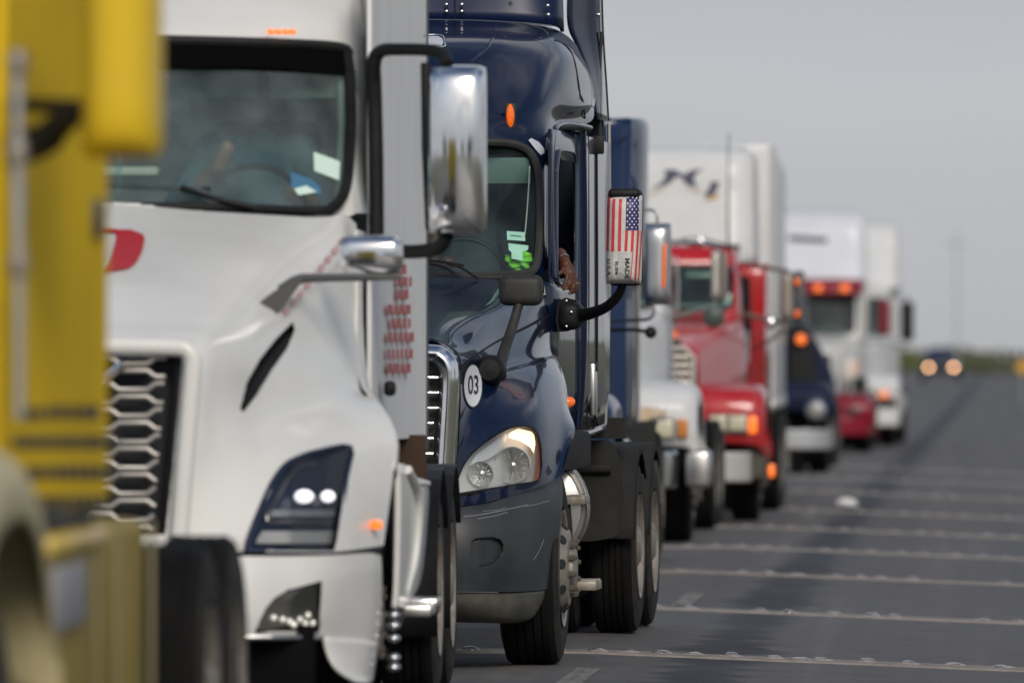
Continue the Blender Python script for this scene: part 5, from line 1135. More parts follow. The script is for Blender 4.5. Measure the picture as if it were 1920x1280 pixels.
# =================================================================== OTHER TRUCKS OF THE QUEUE
def conv(name, X0, Y0, label, hoodm, cabm, fendm=None, fx=1.27, fz=1.38, fin=.62, nose=-1.1, hw=(.58, 1.02), hz=(1.72, 2.05), cabw=1.0, ws=(2.1, 2.75, .92), roof=2.95,
         bumper=(.82, .42, 1.2), bm_=None, grille=(.5, 1.68, .85), gm=None, sleeper=None, fairing=None, tank=True, drive=(5.6, 6.95), axle=True, visor=None, fender_bot=.85, yaw=0.0, cabm_roof=None):
    R = Rig(name, X0, Y0, yaw, label); r = R.o; fendm = fendm or hoodm; bm_ = bm_ or CHROME; gm = gm or CHROME
    # hood
    zl = fender_bot
    def sec(y, w_, zt, zs, zb): return [Vector((0, y-.06, zt)), Vector((w_*.55, y-.03, zt-.01)), Vector((w_*.88, y, zt-.05)), Vector((w_, y+.03, zs)), Vector((w_+.02, y+.05, (zs+zb)/2)), Vector((w_+.02, y+.05, zb))]
    n = nose; a, b = hw; z1, z2 = hz
    rows = [sec(n+.02, a*.96, z1-.06, z1-.2, zl+.1), sec(n+.12, a, z1, z1-.14, zl+.1), sec(n+.6, a+(b-a)*.25, z1+(z2-z1)*.35, z1-.02, zl+.2), sec(n+1.3, a+(b-a)*.62, z1+(z2-z1)*.75, z1+.12, zl+.3), sec(1.0, b, z2, z2-.16, 1.2)]
    surf('hood', rows, hoodm, r, 5, 5, sym=True)
    O('engine_bay', boxg((0, (n+1.1)/2+.1, 1.15), (a*1.75, 1.0-n-.3, .8), .02), DARK, r)
    # fenders
    prof = [(nose+.02, zl), (nose-.03, zl+.2), (nose+.0, fz-.16), (nose+.16, fz-.04), (nose+.6, fz+.01), (nose+1.15, fz+.0), (nose+1.55, fz-.12), (nose+1.82, fz-.42), (nose+1.9, fz-.65)]
    rows = []
    for k, (y, z) in enumerate(prof):
        d = .06 if k < 3 else 0; rows.append([Vector((fin-.1, y-.0, z+(.06 if 3 <= k <= 6 else 0))), Vector((fin+.1, y-.02, z+.02)), Vector((fx-.16, y, z)), Vector((fx-.05, y+d*.6, z-.03)), Vector((fx, y+d+.03, z-.10)), Vector((fx, y+d+.05, z-.2 if 3 <= k <= 6 else z-.14))])
    surf('fender', rows, fendm, r, 4, 4, thick=.015)
    O('inner_fender', both(boxg(((fin+fx)/2-.08, nose+.55, fz-.22), (fx-fin-.2, .8, .2), .02)), DARK, r)
    O('wheel_well', both(boxg((fx-.36, .50, .98), (.42, .24, .62), .03)), DARK, r)
    # cab
    w0, w1, ww = ws; cw = cabw
    def crow(z, yc, yw, wx): return [Vector((0, yc, z)), Vector((wx*.6, yc+.04, z)), Vector((wx*.93, yw, z)), Vector((wx, yw+.12, z)), Vector((wx+.03, yw+.5, z)), Vector((wx+.03, 2.35, z))]
    cr = [crow(1.2, 1.02, 1.08, cw), crow(w0-.04, 1.02, 1.1, cw), crow(w0+.3, 1.14, 1.24, cw-.01), crow(w1, 1.32, 1.42, cw-.04), crow(w1+.08, 1.36, 1.46, cw-.05), crow(roof-.05, 1.46, 1.6, cw-.08), [Vector((p.x*.9, p.y+.15, roof)) for p in crow(roof, 1.6, 1.75, cw-.12)]]
    poly = [R.proj(Vector((sx*ww, 1.1 if z == w0 else 1.38, z))) for sx, z in ((0, w1), (.93, w1), (1, w1-.06), (1, w0+.06), (.95, w0), (0, w0))]
    hole = [poly[0]]+poly[1:]; hole[0] = (hole[0][0]-40, hole[0][1]); hole[-1] = (hole[-1][0]-40, hole[-1][1])
    surf('cab_shell', cr, cabm, r, 5, 6, rig=R, holes=[hole], sym=True)
    g = [[Vector((0, 1.0, w0-.02)), Vector((ww*.6, 1.03, w0-.02)), Vector((ww+.02, 1.12, w0-.02))], [Vector((0, 1.30, w1+.02)), Vector((ww*.6, 1.33, w1+.02)), Vector((ww+.02, 1.42, w1+.02))]]
    surf('windshield', g, GLASS, r, 5, 5, thick=0, sym=True)
    pth = [Vector((0, 1.30, w1)), Vector((ww*.6, 1.33, w1)), Vector((ww*.95, 1.39, w1)), Vector((ww, 1.39, w1-.06)), Vector((ww, 1.13, w0+.06)), Vector((ww*.95, 1.08, w0)), Vector((ww*.6, 1.02, w0)), Vector((0, .99, w0))]
    O('windshield_seal', both(tubeg(pth, .018, 7)), RUB, r)
    O('windshield_post', boxg((0, 1.13, (w0+w1)/2), (.035, .04, w1-w0), .01, 2, Matrix.Rotation(-.45, 3, 'X')), RUB, r)
    O('dashboard', boxg((0, 1.4, w0-.05), (1.7, .4, .2), .05), DASH, r)
    for s in (.48, -.48): O('seat', join([boxg((s, 1.95, w0-.25), (.48, .45, .14), .05), boxg((s, 2.15, w0+.15), (.46, .12, .7), .05)]), SEAT, r)
    O('rear_wall', boxg((0, 2.36, 2.0), (2*cw-.05, .03, 1.6)), INT, r)
    # side window (dark glass set proud of the door) and door handle
    O('side_window', both((lambda V: (V, [(0, 1, 2, 3, 4)]))([Vector((cw+.034, 1.45, w0)), Vector((cw+.034, 2.2, w0)), Vector((cw+.02, 2.2, w1-.04)), Vector((cw+.02, 1.72, w1-.04)), Vector((cw+.028, 1.5, w0+.3))])), NAVYGL, r, 0, thick=.006)
    O('door_handle', both(boxg((cw+.045, 2.15, w0-.14), (.03, .14, .04), .01)), BLACK, r)
    # bumper
    z1b, z0b, bw = bumper
    rows = [[Vector((0, nose-.16, z)), Vector((bw*.6, nose-.15, z)), Vector((bw*.86, nose-.08, z)), Vector((bw, nose+.06, z)), Vector((bw+.02, nose+.3, z))] for z in (z1b, (z1b*2+z0b)/3, (z1b+z0b*2)/3, z0b)]
    surf('bumper', rows, bm_, r, 5, 3, sym=True, thick=.02)
    # grille
    gw, gz1, gz0 = grille
    gf = [Vector((-gw, n-.10, gz0)), Vector((-gw, n-.10, gz1-.08)), Vector((-gw+.08, n-.10, gz1)), Vector((gw-.08, n-.10, gz1)), Vector((gw, n-.10, gz1-.08)), Vector((gw, n-.10, gz0)), Vector((-gw, n-.10, gz0))]
    O('grille_surround', tubeg(gf, .028, 8), gm, r)
    O('grille_backing', boxg((0, n-.06, (gz0+gz1)/2), (gw*1.9, .02, gz1-gz0)), DARK, r)
    k = int((gz1-gz0)/.075); me0 = None
    for i in range(1, k):
        z = gz0+(gz1-gz0)*i/k; O('grille_slat', boxg((0, n-.09, z), (gw*1.92, .03, .032), .006), gm, r)
    # chassis
    for s in (1, -1):
        wheel(R, s*(fx-.07), 0, side=s, kind='steer', n=36, W=.3)
        for y in drive: wheel(R, s*1.25, y, side=s, n=36); wheel(R, s*.9, y, side=s, n=36)
    O('frame_rail', both(boxg((.42, 3.4, .95), (.09, 6.8, .24), .01)), DIRTG, r)
    O('front_axle', tubeg([(-1, 0, .5), (1, 0, .5)], .07, 10), DIRTG, r)
    if tank: O('fuel_tank', both(latheg([(.0001, 2.0), (.27, 2.0), (.30, 2.03), (.30, 3.6), (.27, 3.63), (.0001, 3.63)], (cw-.05, 0, .78), 'y', 28)), STEEL, r)
    O('cab_step', both(sep([boxg((cw+.05, 1.45, .5), (.25, .5, .04), .01), boxg((cw+.0, 1.45, .85), (.25, .5, .04), .01)])), ALU, r)
    O('mud_flap', both(boxg((.98, 7.75, .55), (.55, .02, .75), .005)), BLACK, r)
    if sleeper:
        L_, sw, sz, sm = sleeper
        rows = [[Vector((0, 2.4, z)), Vector((sw*.7, 2.4, z)), Vector((sw*.96, 2.42, z)), Vector((sw, 2.55, z)), Vector((sw, 2.4+L_*.6, z)), Vector((sw, 2.4+L_, z))] for z in (1.1, 1.6, 2.1, sz-.1)]+[[Vector((p[0]*.94, p[1]+.05, sz)) for p in [(0, 2.42), (sw*.7, 2.42), (sw*.93, 2.45), (sw*.97, 2.55), (sw*.97, 2.4+L_*.6), (sw*.97, 2.4+L_)]]]
        surf('sleeper', rows, sm, r, 4, 4, sym=True)
        O('sleeper_back', boxg((0, 2.4+L_-.02, (1.1+sz)/2), (2*sw-.03, .04, sz-1.1)), sm, r)
    if fairing:
        y0, y1, fw, zb, zt, fm, lean = fairing
        rows = []
        for t in (0, .3, .6, .85, .96, 1):
            z = zb+(zt-zb)*t; yy = y0+lean*t+(.10 if t > .9 else 0)+(.25 if t == 1 else 0); w_ = fw*(1-.02*t-(.03 if t > .9 else 0)-(.06 if t == 1 else 0)); q = .16
            rows.append([Vector((0, yy, z)), Vector((w_*.6, yy+.01, z)), Vector((w_-q, yy+.03, z)), Vector((w_-.03, yy+q*.7, z)), Vector((w_, yy+q*2, z)), Vector((w_, y1, z))])
        R.fair = surf('roof_fairing', rows, fm, r, 5, 4, sym=True, thick=.02)
        O('fairing_back', boxg((0, y1-.03, (zb+zt)/2), (2*fw-.1, .04, zt-zb-.1)), fm, r)
        O('fairing_cap', boxg((0, (y0+lean+y1)/2+.25, zt-.05), (2*fw-.25, y1-y0-lean-.5, .04)), fm, r)
    if visor:
        m, z0v, z1v, vw = visor
        rows = [[Vector((0, 1.08, z0v)), Vector((vw*.7, 1.1, z0v)), Vector((vw, 1.2, z0v)), Vector((vw+.03, 1.5, z0v))], [Vector((0, 1.2, z1v)), Vector((vw*.7, 1.22, z1v)), Vector((vw, 1.32, z1v)), Vector((vw+.03, 1.6, z1v))]]
        surf('sun_visor', rows, m, r, 4, 3, sym=True, thick=.02)
    return R
def box_mirror(R, x0, x1, z0, z1, y, m=CHROME, arm=True, ax=1.02, lamp=None, name='side_mirror', arms=None, am=None):
    d = bpy.data.objects.new(name, None); col.objects.link(d); d.parent = R.o; cx, cz = (x0+x1)/2, (z0+z1)/2; w_ = x1-x0; h_ = z1-z0
    V = []; n1, n2 = 14, 24
    for j in range(n2+1):
        for i in range(n1+1):
            a = -1+2*i/n1; b = -1+2*j/n2; V.append(Vector((cx+w_/2*a, y-.09*(max(0, 1-abs(a)**3)**.6)*(max(0, 1-abs(b)**8)**.5), cz+h_/2*b)))
    O('mirror_back', (V, [(j*(n1+1)+i, j*(n1+1)+i+1, (j+1)*(n1+1)+i+1, (j+1)*(n1+1)+i) for j in range(n2) for i in range(n1)]), m, d, 60)
    O('mirror_housing', boxg((cx, y+.035, cz), (w_+.004, .07, h_+.004), .03, 3), BLACK, d)
    if arm:
        O('mirror_arm', sep([tubeg([Vector((cx, y, z1)), Vector((cx, y, z1+.07)), Vector((cx-.06, y+.05, z1+.1)), Vector((ax, y+.45, z1+.1))], .014, 8, smooth=3), tubeg([Vector((cx, y, z0)), Vector((cx, y, z0-.07)), Vector((cx-.06, y+.05, z0-.11)), Vector((ax, y+.45, z0-.12))], .014, 8, smooth=3)]), am or STEEL, d)
    return d
# ---- second tractor, mostly hidden behind the navy one
def blue2():
    R = conv('blue_truck', -4.07, 62.5, 'bright blue tractor behind the navy truck with a long chrome mirror', BLUE2, BLUE2, fx=1.25, sleeper=None, drive=(6.5, 7.8), roof=2.8, grille=(.5, 1.65, .9)); r = R.o; P = R.P
    # tall sleeper
    ys = (3.2, 5.4); top = R.zc(222, 4.3)
    rows = []
    for py, xr, xm, xi in ((795,1186,1168,1150),(700,1188,1168,1150),(560,1189,1168,1150),(525,1193,1170,1150),(500,1207,1178,1152),(400,1210,1182,1154),(300,1212,1184,1155),(250,1213,1186,1156),(232,1211,1184,1156),(222,1202,1180,1156)):
        a, b, c, d = P(xi, py, 3.2), P(xm, py, 3.35), P(xr, py, 3.9), P(xr+4, py, 5.4); k = Vector((0, 3.12+(0.3 if py == 222 else 0), a.z)); rows.append([k, a, b, c, d])
    surf('sleeper', rows, BLUE2, r, 5, 4, sym=True, thick=.02)
    O('sleeper_top', boxg((0, 4.4, top-.03), (2.0, 1.9, .04)), BLUE2, r); O('sleeper_back', boxg((0, 5.38, 2.3), (2.1, .04, 2.3)), BLUE2, r)
    O('corner_trim', both(tubeg([P(1196,535,3.9), P(1196,660,3.9), P(1195,790,3.9)], .02, 8)), STEEL, r)
    O('roof_seam', tubeg([P(1146,268,3.1), P(1165,262,3.15), P(1186,252,3.3)], .006, 6, smooth=3), BLACK, r)
    O('round_port', latheg([(.0001, -.03), (.11, -.02), (.13, 0)], P(1163, 352, 3.25), 'y', 24), mat('deep_blue_recess', (.006, .015, .07), .4), r)
    O('deck_fender', tubeg([P(1140,737,6.0), P(1152,745,6.05), P(1160,765,6.1), P(1164,790,6.15)], .06, 10, smooth=4), mat('pale_blue_fender', (.42, .50, .62), .35), r)
    d = box_mirror(R, P(1209, 500, .95).x, P(1257, 500, .95).x, R.zc(571, .95), R.zc(419, .95), .98, DCHROME, arm=False)
    O('mirror_arm', sep([tubeg([P(1232,420,.98), P(1232,402,.98), P(1222,394,1.0), P(1206,394,1.1), P(1130,396,1.4)], .011, 8, smooth=3), tubeg([P(1226,570,.98), P(1225,588,.98), P(1216,598,1.0), P(1190,600,1.1), P(1130,602,1.4)], .013, 8, smooth=3)]), STEEL, d)
    O('mirror_lamp', boxg(P(1246, 498, .86), (.022, .02, .33), .008, 2, Matrix.Rotation(.035, 3, 'Y')), ORANGE, d)
    cm = O('convex_mirror', latheg([(.0001, -.03), (.025, -.025), (.045, 0), (.04, .02)], P(1220, 623, .5), 'y', 20), BLACK, r)
    O('mirror_stalk', tubeg([P(1218,622,.53), P(1190,618,.6), P(1140,618,.8)], .014, 8), BLACK, cm)
    V = []; n = 12
    for yy in (6.5,):
        for k in range(n+1):
            a = math.radians(190-k*110/n); V += [Vector((.65, yy+.58*math.cos(a), .52+.60*math.sin(a))), Vector((1.26, yy+.58*math.cos(a), .52+.60*math.sin(a)))]
    O('wheel_fender', both((V, [(2*k, 2*k+1, 2*k+3, 2*k+2) for k in range(n)])), MUD, r, 60, thick=.012)
blue2()
# ---- white truck with a rust stain
def white3():
    R = conv('white_truck', -4.0, 75.9, 'white bonneted truck with a rust stain above its square headlight', WHITE2, WHITE2, fx=1.30, fz=1.41, fin=.62, hw=(.62, .96), hz=(1.78, 2.1), cabw=.93, ws=(2.1, 2.62, .86), roof=2.78, bumper=(.82, .49, 1.1), grille=(.52, 1.7, .9)); r = R.o; P = R.P
    f = -1.13
    hl = bpy.data.objects.new('headlight', None); col.objects.link(hl); hl.parent = r
    a, b = P(1226, 819, f), P(1261, 788, f); O('lens', boxg(((a.x+b.x)/2, f-.02, (a.z+b.z)/2), (b.x-a.x, .05, b.z-a.z), .015), BEIGE, hl); O('bezel', boxg(((a.x+b.x)/2, f+.0, (a.z+b.z)/2), (b.x-a.x+.05, .05, b.z-a.z+.05), .015), mat('grey_bezel', (.25, .25, .22), .5), hl)
    a, b = P(1270, 819, f), P(1290, 785, f); O('turn_lamp', boxg(((a.x+b.x)/2, f-.01, (a.z+b.z)/2), (b.x-a.x, .06, b.z-a.z), .012), mat('dull_orange_lens', (.55, .20, .05), .3), r)
    O('rust_patch', patch(R, [(1193,770),(1205,762),(1225,766),(1254,770),(1252,777),(1225,781),(1212,788),(1200,798),(1192,797)], lambda x, y: f-.06, 6, 5), RUST, r)
    O('hood_badge', boxg(P(1270, 700, -.2), (.02, .1, .06), .01), STEEL, r)
    bx = P(1275, 880, -1.1).x
    O('bumper_end', boxg((bx+.16, -.9, .66), (.22, .4, .34), .05, 3), STEEL, r)
    O('tow_hook', boxg((.9, -1.32, .66), (.10, .06, .12), .02), DIRTG, r)
    d = box_mirror(R, P(1333, 520, 1.1).x, P(1351, 520, 1.1).x, R.zc(560, 1.1), R.zc(470, 1.1), 1.12, mat('beige_mirror_back', (.50, .46, .40), .35, .3), arm=False)
    O('mirror_side', boxg(P(1358, 518, 1.2), (.06, .05, .44), .02), mat('brown_grey_plastic', (.20, .17, .15), .5), d)
    O('mirror_arm', sep([tubeg([P(1250,596,1.5), P(1282,588,1.3), P(1333,576,1.15), P(1345,562,1.12)], .02, 8, smooth=3), tubeg([P(1250,452,1.5), P(1300,455,1.3), P(1345,462,1.12), P(1350,472,1.12)], .016, 8, smooth=3), tubeg([P(1268,480,1.2), P(1272,530,1.2), P(1270,585,1.2)], .012, 8)]), STEEL, d)
    O('round_mirror', latheg([(.0001, -.05), (.05, -.045), (.09, -.02), (.10, .02)], P(1338, 592, 1.15), 'y', 20), mat('dark_green_grey', (.06, .075, .07), .5), d)
white3()
# ---- red truck with a white lettered fairing and trailer
def red4():
    R = conv('red_truck', -3.65, 85.7, 'red bonneted truck with louvred chrome grille below a white lettered fairing', RED, RED, fx=1.27, fz=1.36, fin=.62, hw=(.62, 1.0), hz=(1.78, 2.08), cabw=.94, ws=(2.13, 2.56, .88), roof=2.80,
             bumper=(.70, .40, 1.12), bm_=mat('dull_silver_bumper', (.46, .45, .43), .4, .3), gm=mat('cream_chrome', (.62, .57, .50), .35, .4), grille=(.56, 1.72, .9), sleeper=(2.1, 1.18, 2.62, RED), fairing=(3.6, 5.6, 1.02, 2.62, 3.86, WHITE2, .25), fender_bot=.76, drive=(5.9, 7.2)); r = R.o; P = R.P
    f = -1.16
    hl = bpy.data.objects.new('headlight', None); col.objects.link(hl); hl.parent = r
    a, b = P(1328, 813, f), P(1403, 775, f); O('bezel', boxg(((a.x+b.x)/2, f+.01, (a.z+b.z)/2), (b.x-a.x, .05, b.z-a.z), .015), mat('red_grey_bezel', (.22, .14, .12), .5), hl)
    for p0, p1 in ((1331, 1362), (1367, 1399)):
        a, b = P(p0, 807, f), P(p1, 779, f); O('lens', boxg(((a.x+b.x)/2, f-.03, (a.z+b.z)/2), (b.x-a.x, .05, b.z-a.z), .015), BEIGE, hl)
    O('turn_lamp', boxg(P(1411, 796, f+.06), (.09, .08, .17), .02), ORLIT, r)
    O('bumper_marker', boxg(P(1446, 882, .3), (.07, .05, .13), .02), ORLIT, r)
    O('bumper_end', boxg((1.20, -.6, .60), (.16, .7, .36), .04, 3), DIRTG, r)
    O('fender_lamp', boxg(P(1268, 665, -1.1), (.10, .08, .30), .02), BLACK, r); O('fender_marker', ballg(P(1264, 628, -1.15), .04), ORANGE, r)
    d = box_mirror(R, P(1464, 550, 1.2).x, P(1488, 550, 1.2).x, R.zc(600, 1.2), R.zc(510, 1.2), 1.22, mat('taupe_mirror_back', (.30, .26, .22), .4, .2), arm=False)
    O('mirror_side', boxg(P(1498, 555, 1.3), (.12, .10, .52), .03), mat('slate_plastic', (.065, .07, .08), .5), d)
    O('mirror_lamp', sep([boxg(P(1495, yy, 1.2), (.05, .04, .07), .01) for yy in (528, 588)]), ORANGE, d)
    O('mirror_arm', sep([tubeg([P(1380,585,1.7), P(1440,600,1.5), P(1475,606,1.2)], .022, 8), tubeg([P(1395,495,2.0), P(1440,503,1.6), P(1478,508,1.2)], .02, 8), tubeg([P(1410,655,2.0), P(1440,640,1.6), P(1475,615,1.2)], .014, 8)]), ALU, d)
    O('round_mirror', ballg(P(1445, 606, 1.3), .05, (1, .5, 1.3)), CHROME, d)
    O('roof_horn', sep([tubeg([P(1290,452,1.6), P(1345,462,1.6)], .035, 8), tubeg([P(1310,446,1.6), P(1330,470,1.6)], .03, 8)]), CHROME, r)
    O('roof_rail', tubeg([P(1262,456,1.6), P(1300,448,1.6), P(1350,458,1.6), P(1375,466,1.6)], .018, 8, smooth=3), BLACK, r)
    O('antenna', tubeg([P(1365,600,1.9), P(1365,420,1.9), P(1366,250,1.9)], [.012, .010, .006], 6), BLACK, r)
    O('air_cleaner', tubeg([P(1400,520,2.2), P(1402,600,2.2), P(1404,640,2.2)], .035, 10), BLACK, r)
    O('grab_rail', tubeg([P(1401,620,2.1), P(1401,680,2.1)], .022, 8), STEEL, r)
    O('paper_sticker', boxg(P(1365, 560, 1.2), (.08, .01, .10)), PAPER, r); O('sun_strip', boxg(P(1312, 512, 1.45), (.28, .01, .07)), PAPER, r)
    O('roof_dome', ballg((.78, 3.0, 2.66), .22, (1, 1.6, .8)), WHITE, r)
    f2 = 3.55
    fd = onto(R, [R.fair], .012, f2)
    S1 = [(1213,357),(1228,352),(1240,343),(1247,332),(1250,322),(1244,315),(1270,317),(1274,327),(1281,327),(1288,328),(1292,320),(1304,317),(1321,315),(1307,323),(1302,335),(1302,345),(1311,352),(1290,347),(1282,341),(1280,332),(1268,331),(1262,340),(1249,348),(1232,354)]
    A = [[(1246,318),(1269,318),(1273,326),(1279,327),(1268,331),(1260,340),(1248,347),(1234,352),(1222,354),(1240,343),(1249,330)], [(1273,325),(1283,328),(1288,325),(1281,333),(1268,331)], [(1288,327),(1292,320),(1304,317.5),(1321,315.5),(1307,323),(1301,334),(1303,345),(1311,352),(1296,349),(1284,343),(1280,334)],
         [(1332,341),(1350,341),(1343,358),(1338,367),(1328,369),(1321,367),(1322,362),(1331,352)]]
    for q in A: O('fairing_logo', patch(R, q, fd, 6, 8), NAVY, r, 0)
    for q, m in (([(1319,369),(1327,371),(1338,369),(1344,362),(1347,360),(1345,375),(1322,377)], GOLD), ([(1213,362),(1232,358),(1250,353),(1249,356),(1232,362),(1213,366)], GOLDP), ([(1285,350),(1300,355),(1318,359),(1318,363),(1300,359),(1286,353)], GOLDP)): O('fairing_logo', patch(R, q, fd, 6, 4), m, r, 0)
    T = Rig('white_trailer', -3.77, 93.4, math.radians(-.9), 'plain white box trailer coupled behind the red truck', 'trailer'); t = T.o
    bx = boxg((0, 7.0, 2.55), (2.46, 13.6, 2.86), .05, 2); O('trailer_body', bx, WHITE2, t)
    O('corner_post', both(tubeg([(1.21, .24, 1.15), (1.21, .24, 3.95)], .045, 8)), mat('post_grey', (.5, .5, .5), .4), t); O('bottom_rail', both(boxg((1.2, 7, 1.10), (.08, 13.6, .12), .01)), STEEL, t)
    O('landing_leg', both(sep([boxg((.9, 2.9, .75), (.12, .12, .7), .01), boxg((.9, 2.9, .42), (.25, .25, .05), .01)])), DIRTG, t)
    for y in (11.0, 12.3):
        for s in (1, -1): wheel(T, s*1.25, y, side=s, n=32); wheel(T, s*.9, y, side=s, n=32)
    O('axle_frame', boxg((0, 11.6, .9), (1.4, 3.0, .4), .03), DIRTG, t)
red4()
# ---- dark blue truck
def dark5():
    R = conv('dark_blue_truck', -3.75, 121.0, 'dark blue bonneted truck with round chrome headlight ahead of the red visored cab', DKBLUE, DKBLUE, fx=1.33, fz=1.28, fin=.60, hw=(.52, .88), hz=(1.75, 2.0), cabw=.86, ws=(2.1, 2.6, .8), roof=2.82, bm_=mat('satin_bumper', (.36, .37, .38), .45, .5), bumper=(.62, .34, 1.30), grille=(.45, 1.72, .8), drive=(5.8, 7.1)); r = R.o; P = R.P
    c = P(1530, 769, -1.2); h = O('headlight', latheg([(.0001, -.03), (.10, -.02), (.13, 0), (.145, .02), (.15, .06), (.13, .18)], c, 'y', 28), mat('satin_bucket', (.30, .32, .36), .4, .7), r)
    O('lens', latheg([(.0001, -.055), (.05, -.05), (.085, -.03)], c, 'y', 20), mat('grey_lens', (.30, .29, .25), .3), h)
    O('mirror_lamp', ballg(P(1502, 636, -.3), .07, (1, .5, 1)), ORLIT, r)
    q = [P(x, y, -.1) for x, y in ((1514,618),(1526,634),(1538,655),(1549,676),(1560,700),(1566,722),(1566,764),(1512,764))]; O('hood_side', prismg(q, 0, .9), DKBLUE, r, 20)
    q = [P(x, y, -.16) for x, y in ((1482,612),(1514,616),(1524,650),(1530,700),(1532,760),(1484,760),(1480,700))]; O('air_box', prismg(q, 0, .6), BLACK, r, 20)
    O('fender_tube', tubeg([P(x, y, -.2) for x, y in ((1471,782),(1472,830),(1474,880))], .055, 10), STEEL, r); O('rear_flap', boxg(P(1496, 832, -.1), (.22, .05, 1.0), .02), BLACK, r)
    O('air_cleaner', tubeg([P(1496,612,.9), P(1497,680,.9), P(1500,745,.9)], [.12, .14, .10], 14), BLACK, r)
    O('side_lamp', sep([ballg(P(1463, 768, -1.1), .055), ballg(P(1446, 765, -1.1), .05)]), ORLIT, r)
    O('chrome_stack', tubeg([P(1488,700,.4), P(1488,745,.4)], .07, 10), mat('cream_mirror', (.5, .47, .38), .4), r)
dark5()
# ---- white cab with red visor, red fenders and tall white fairing
def white6():
    R = conv('white_red_truck', -3.56, 146.7, 'white cab with a dark red sun visor, orange marker lamps and red fenders', WHITE, WHITE, fendm=DKRED, fx=1.33, fz=1.0, fin=.6, hw=(.62, 1.04), hz=(1.8, 2.03), cabw=1.04, ws=(2.05, 2.74, .96), roof=3.0, bumper=(.62, .3, 1.25), bm_=DKRED, grille=(.5, 1.7, .8),
             sleeper=(2.6, 1.12, 2.9, WHITE), fairing=(1.9, 5.0, 1.12, 2.9, 4.2, mat('bluish_white_paint', (.62, .63, .68), .35, coat=.4), .5), visor=(DKRED, 2.72, 2.98, 1.06), fender_bot=.5, drive=(5.9, 7.2)); r = R.o; P = R.P
    for px in (1534, 1584): O('marker_light', boxg(P(px, 540, 1.02), (.13, .06, .12), .03), ORLIT, r)
    O('fairing_stripe', patch(R, [(1478,441),(1548,442),(1554,448),(1548,456),(1478,454)], onto(R, [R.fair], .015, 1.9), 8, 3), NAVY, r)
    d = box_mirror(R, 1.38, 1.56, 2.0, 2.62, 1.2, DKRED)
    O('hood_mirror', ballg(P(1593, 693, -.8), .10, (1, .5, 2.1)), mat('ivory_mirror', (.65, .60, .52), .35), r); O('hood_marker', ballg(P(1601, 690, -.8), .05, (1, .5, 2.1)), ORANGE, r)
    O('mirror_stalk', tubeg([P(1590,715,-.8), P(1585,740,-.8)], .03, 8), BLACK, r)
    O('headlight', boxg(P(1600, 770, -1.16), (.22, .06, .12), .03), mat('smoked_lens', (.06, .03, .03), .3), r)
white6()
# ---- last white truck
def white7():
    R = conv('white_truck', -3.15, 157.0, 'last white truck of the queue with a black side mirror', WHITE2, WHITE2, fx=1.22, fz=1.30, fin=.6, hw=(.62, 1.04), hz=(1.8, 2.05), cabw=1.04, ws=(2.05, 2.72, .96), roof=2.95, bumper=(.7, .38, 1.2), bm_=WHITE2, sleeper=(2.6, 1.15, 2.9, WHITE2), fairing=(2.0, 5.0, 1.16, 2.9, 4.15, WHITE2, .5), drive=(5.9, 7.2)); r = R.o; P = R.P
    d = box_mirror(R, P(1689, 600, 1.0).x, P(1713, 600, 1.0).x, R.zc(638, 1.0), R.zc(566, 1.0), 1.0, BLACK, am=BLACK)
    O('turn_lamp', boxg(P(1657, 740, -1.16), (.14, .06, .10), .02), ORLIT, r); O('headlight', boxg(P(1640, 742, -1.16), (.22, .06, .16), .03), BEIGE, r)
white7()
